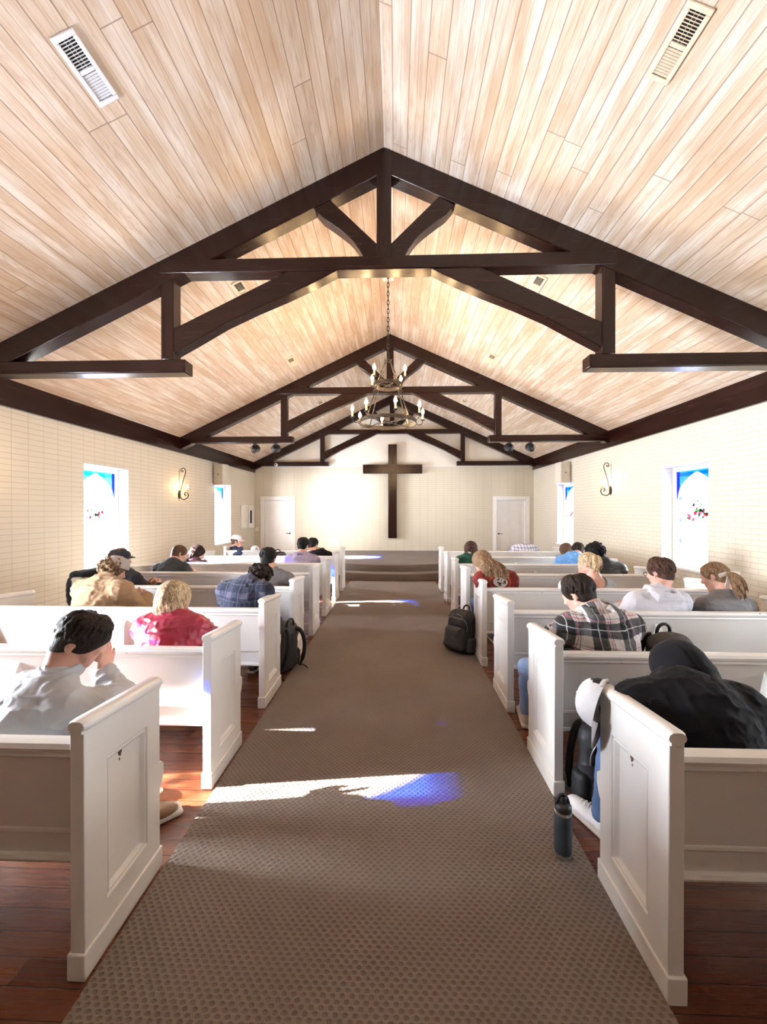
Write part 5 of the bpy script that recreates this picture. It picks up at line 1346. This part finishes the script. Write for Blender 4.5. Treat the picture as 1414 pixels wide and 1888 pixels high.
# white cap hanging on the near right pew end
t = thing('baseball_cap', 'white baseball cap hung on the front corner of the nearest right pew end', 'cap', W(1100, 1300, 1.675))
Mc = Matrix(((.12, -.10, -.98), (-.97, -.10, -.10), (-.08, -.98, .12))); q = Mc.to_quaternion().to_matrix().to_4x4()
zax = Vector((-.70, .68, .20)).normalized(); yax = Vector((-.02, .10, -1.0)); yax = (yax - zax * yax.dot(zax)).normalized(); xax = yax.cross(zax)
Mh = Matrix((xax, yax, zax)).transposed().to_4x4(); Mh.translation = Vector((.022, 0, 0))
c = cap_mesh(t, Mh, M_capw, M_capb, 'crown', False, True, .10, .012)
bd = MB()
for i in range(9):
    a0 = 1.5 * PI + .40 * (i / 4 - 1); a1 = 1.5 * PI + .40 * ((i + 1) / 4 - 1)
bd.tube([Mh @ Vector((.090 * math.cos(a), .108 * math.sin(a), .006)) for a in np.linspace(1.5 * PI - .42, 1.5 * PI + .42, 10)], .007, 6); bd.build('back_strap', M_capw, c, smooth=60)
lg = MB(); a = -.55
ctr = Mh @ Vector((.090 * math.cos(a) * 1.0, .108 * math.sin(a) * 1.0, .020)); nx = (Mh.to_3x3() @ Vector((math.cos(a), math.sin(a), .22))).normalized(); ty = (Mh.to_3x3() @ Vector((-math.sin(a), math.cos(a), 0))).normalized(); tz = nx.cross(ty)
Ml = Matrix((ty, tz, nx)).transposed().to_4x4(); Ml.translation = ctr + nx * .001
lg.box(-.013, .013, -.013, .013, -.004, .004, M=Ml); pa = lg.build('black_patch', M_black, c)
MB().box(-.002, .002, -.006, .006, .004, .0055, M=Ml).box(-.006, .006, -.002, .002, .004, .0055, M=Ml).build('white_mark', M_white, c)
def resting_cap(label, p, rz):
    t = thing('baseball_cap', label, 'cap', p, rz)
    return cap_mesh(t, Matrix.Scale(.92, 4), M_capw, M_capw, 'crown')
p = W(470, 1021, 7.60); resting_cap('white cap resting on a pew rail near the left window', (p.x, 7.60, .803), .6)
p = W(1045, 1063, 4.0); resting_cap('white cap resting on a right pew rail behind the plaid jacket', (p.x, 4.00, .803), -.4)
# black jacket draped over the wall end of the fourth left pew
x0 = XA - PL; yk = ROW[3]
t = thing('jacket', 'black jacket draped over the wall end of a left pew', 'jacket', (x0 + .025, yk + .2, .88))
it = U([RBox((-.055, 0, -.15), (.03, .17, .20), .028), RBox((.055, .03, -.10), (.03, .14, .15), .028), RBox((0, .01, .025), (.075, .165, .032), .03)], .03)
bdy = mesh_obj('jacket_body', [sdf_mesh(it, .009, lambda V: .007 * (1 - np.abs(vnoise(V * np.array((10, 14, 5)), 4))) ** 3 + .004 * vnoise(V * 14, 2))], M_blk, t)
mesh_obj('sleeve', [sdf_mesh(U(chain(bez([(-.06, -.13, 0), (-.10, -.15, -.06), (-.10, -.15, -.2), (-.085, -.12, -.30)], 6), .035), .02), .009, lambda V: .005 * vnoise(V * 18, 3))], M_blk, t)
# ================================================================== light, sky, camera
w = bpy.data.worlds.new('World'); SC.world = w; w.use_nodes = True
nt = w.node_tree; nt.nodes.clear()
out = nt.nodes.new('ShaderNodeOutputWorld'); bg = nt.nodes.new('ShaderNodeBackground')
bg.inputs[0].default_value = (0.80, 0.90, 1.0, 1); bg.inputs[1].default_value = SKY
nt.links.new(bg.outputs[0], out.inputs[0])
sd = bpy.data.lights.new('sun', 'SUN'); sd.energy = SUN; sd.angle = math.radians(0.6); sd.color = (1.0, 0.95, 0.87)
so = bpy.data.objects.new('sun', sd); COL.objects.link(so)
so.rotation_euler = Vector((1.0, .12, -.43)).to_track_quat('-Z', 'Y').to_euler()
for i, (a, b) in enumerate(WIN_Y):
    for x, sg, e in ((XL, -1, WINL), (XR, 1, WINR)):
        l = bpy.data.lights.new('window_daylight', 'AREA'); l.shape = 'RECTANGLE'; l.size = 2.0; l.size_y = 3.4; l.energy = e * ((1.75, .62, .85)[i] if sg < 0 else 1.0)
        l.color = (.90, .95, 1.0) if sg < 0 else (.86, .93, 1.0)
        o = bpy.data.objects.new('window_daylight', l); COL.objects.link(o)
        o.location = (x + sg * 1.75, (a + b) / 2, 1.05); o.rotation_euler = Vector((-sg, 0, 0)).to_track_quat('-Z', 'Z').to_euler()
# the spotlights under the second truss
for u, tgt in ((470, (-2.7, 12.2, 1.55)), (508, (-1.6, 12.2, 1.6)), (939, (1.2, 12.2, 1.9)), (978, (0.0, 12.2, 1.8))):
    p = W(u, 822, 7.95); l = bpy.data.lights.new('spotlight_beam', 'SPOT'); l.energy = SPOT * (1.0 if u < 600 else .25); l.spot_size = math.radians(42); l.spot_blend = .8; l.color = (1, .93, .82); l.shadow_soft_size = .05
    o = bpy.data.objects.new('spotlight_beam', l); COL.objects.link(o); o.location = (p.x, 8.06, EYE + 1.24)
    o.rotation_euler = (Vector(tgt) - o.location).to_track_quat('-Z', 'Y').to_euler()
cam = bpy.data.cameras.new('camera'); cam.sensor_width = 36.0; cam.sensor_fit = 'AUTO'; cam.lens = F / 1888.0 * 36.0; cam.clip_start = 0.05
co = bpy.data.objects.new('camera', cam); COL.objects.link(co); co.location = (0, 0, EYE)
fwd = Vector((-SN, CS, -3.0 / F)); co.rotation_euler = fwd.to_track_quat('-Z', 'Y').to_euler(); SC.camera = co
SC.view_settings.view_transform = 'Standard'; SC.view_settings.look = 'None'; SC.view_settings.gamma = 1.0; SC.view_settings.use_curve_mapping = False
SC.view_settings.exposure = EXPO
SC.cycles.use_denoising = True; SC.cycles.max_bounces = 8; SC.cycles.diffuse_bounces = 5; SC.cycles.glossy_bounces = 3; SC.cycles.transparent_max_bounces = 12; SC.cycles.transmission_bounces = 4
SC.cycles.caustics_reflective = False; SC.cycles.caustics_refractive = False; SC.cycles.sample_clamp_indirect = 8.0
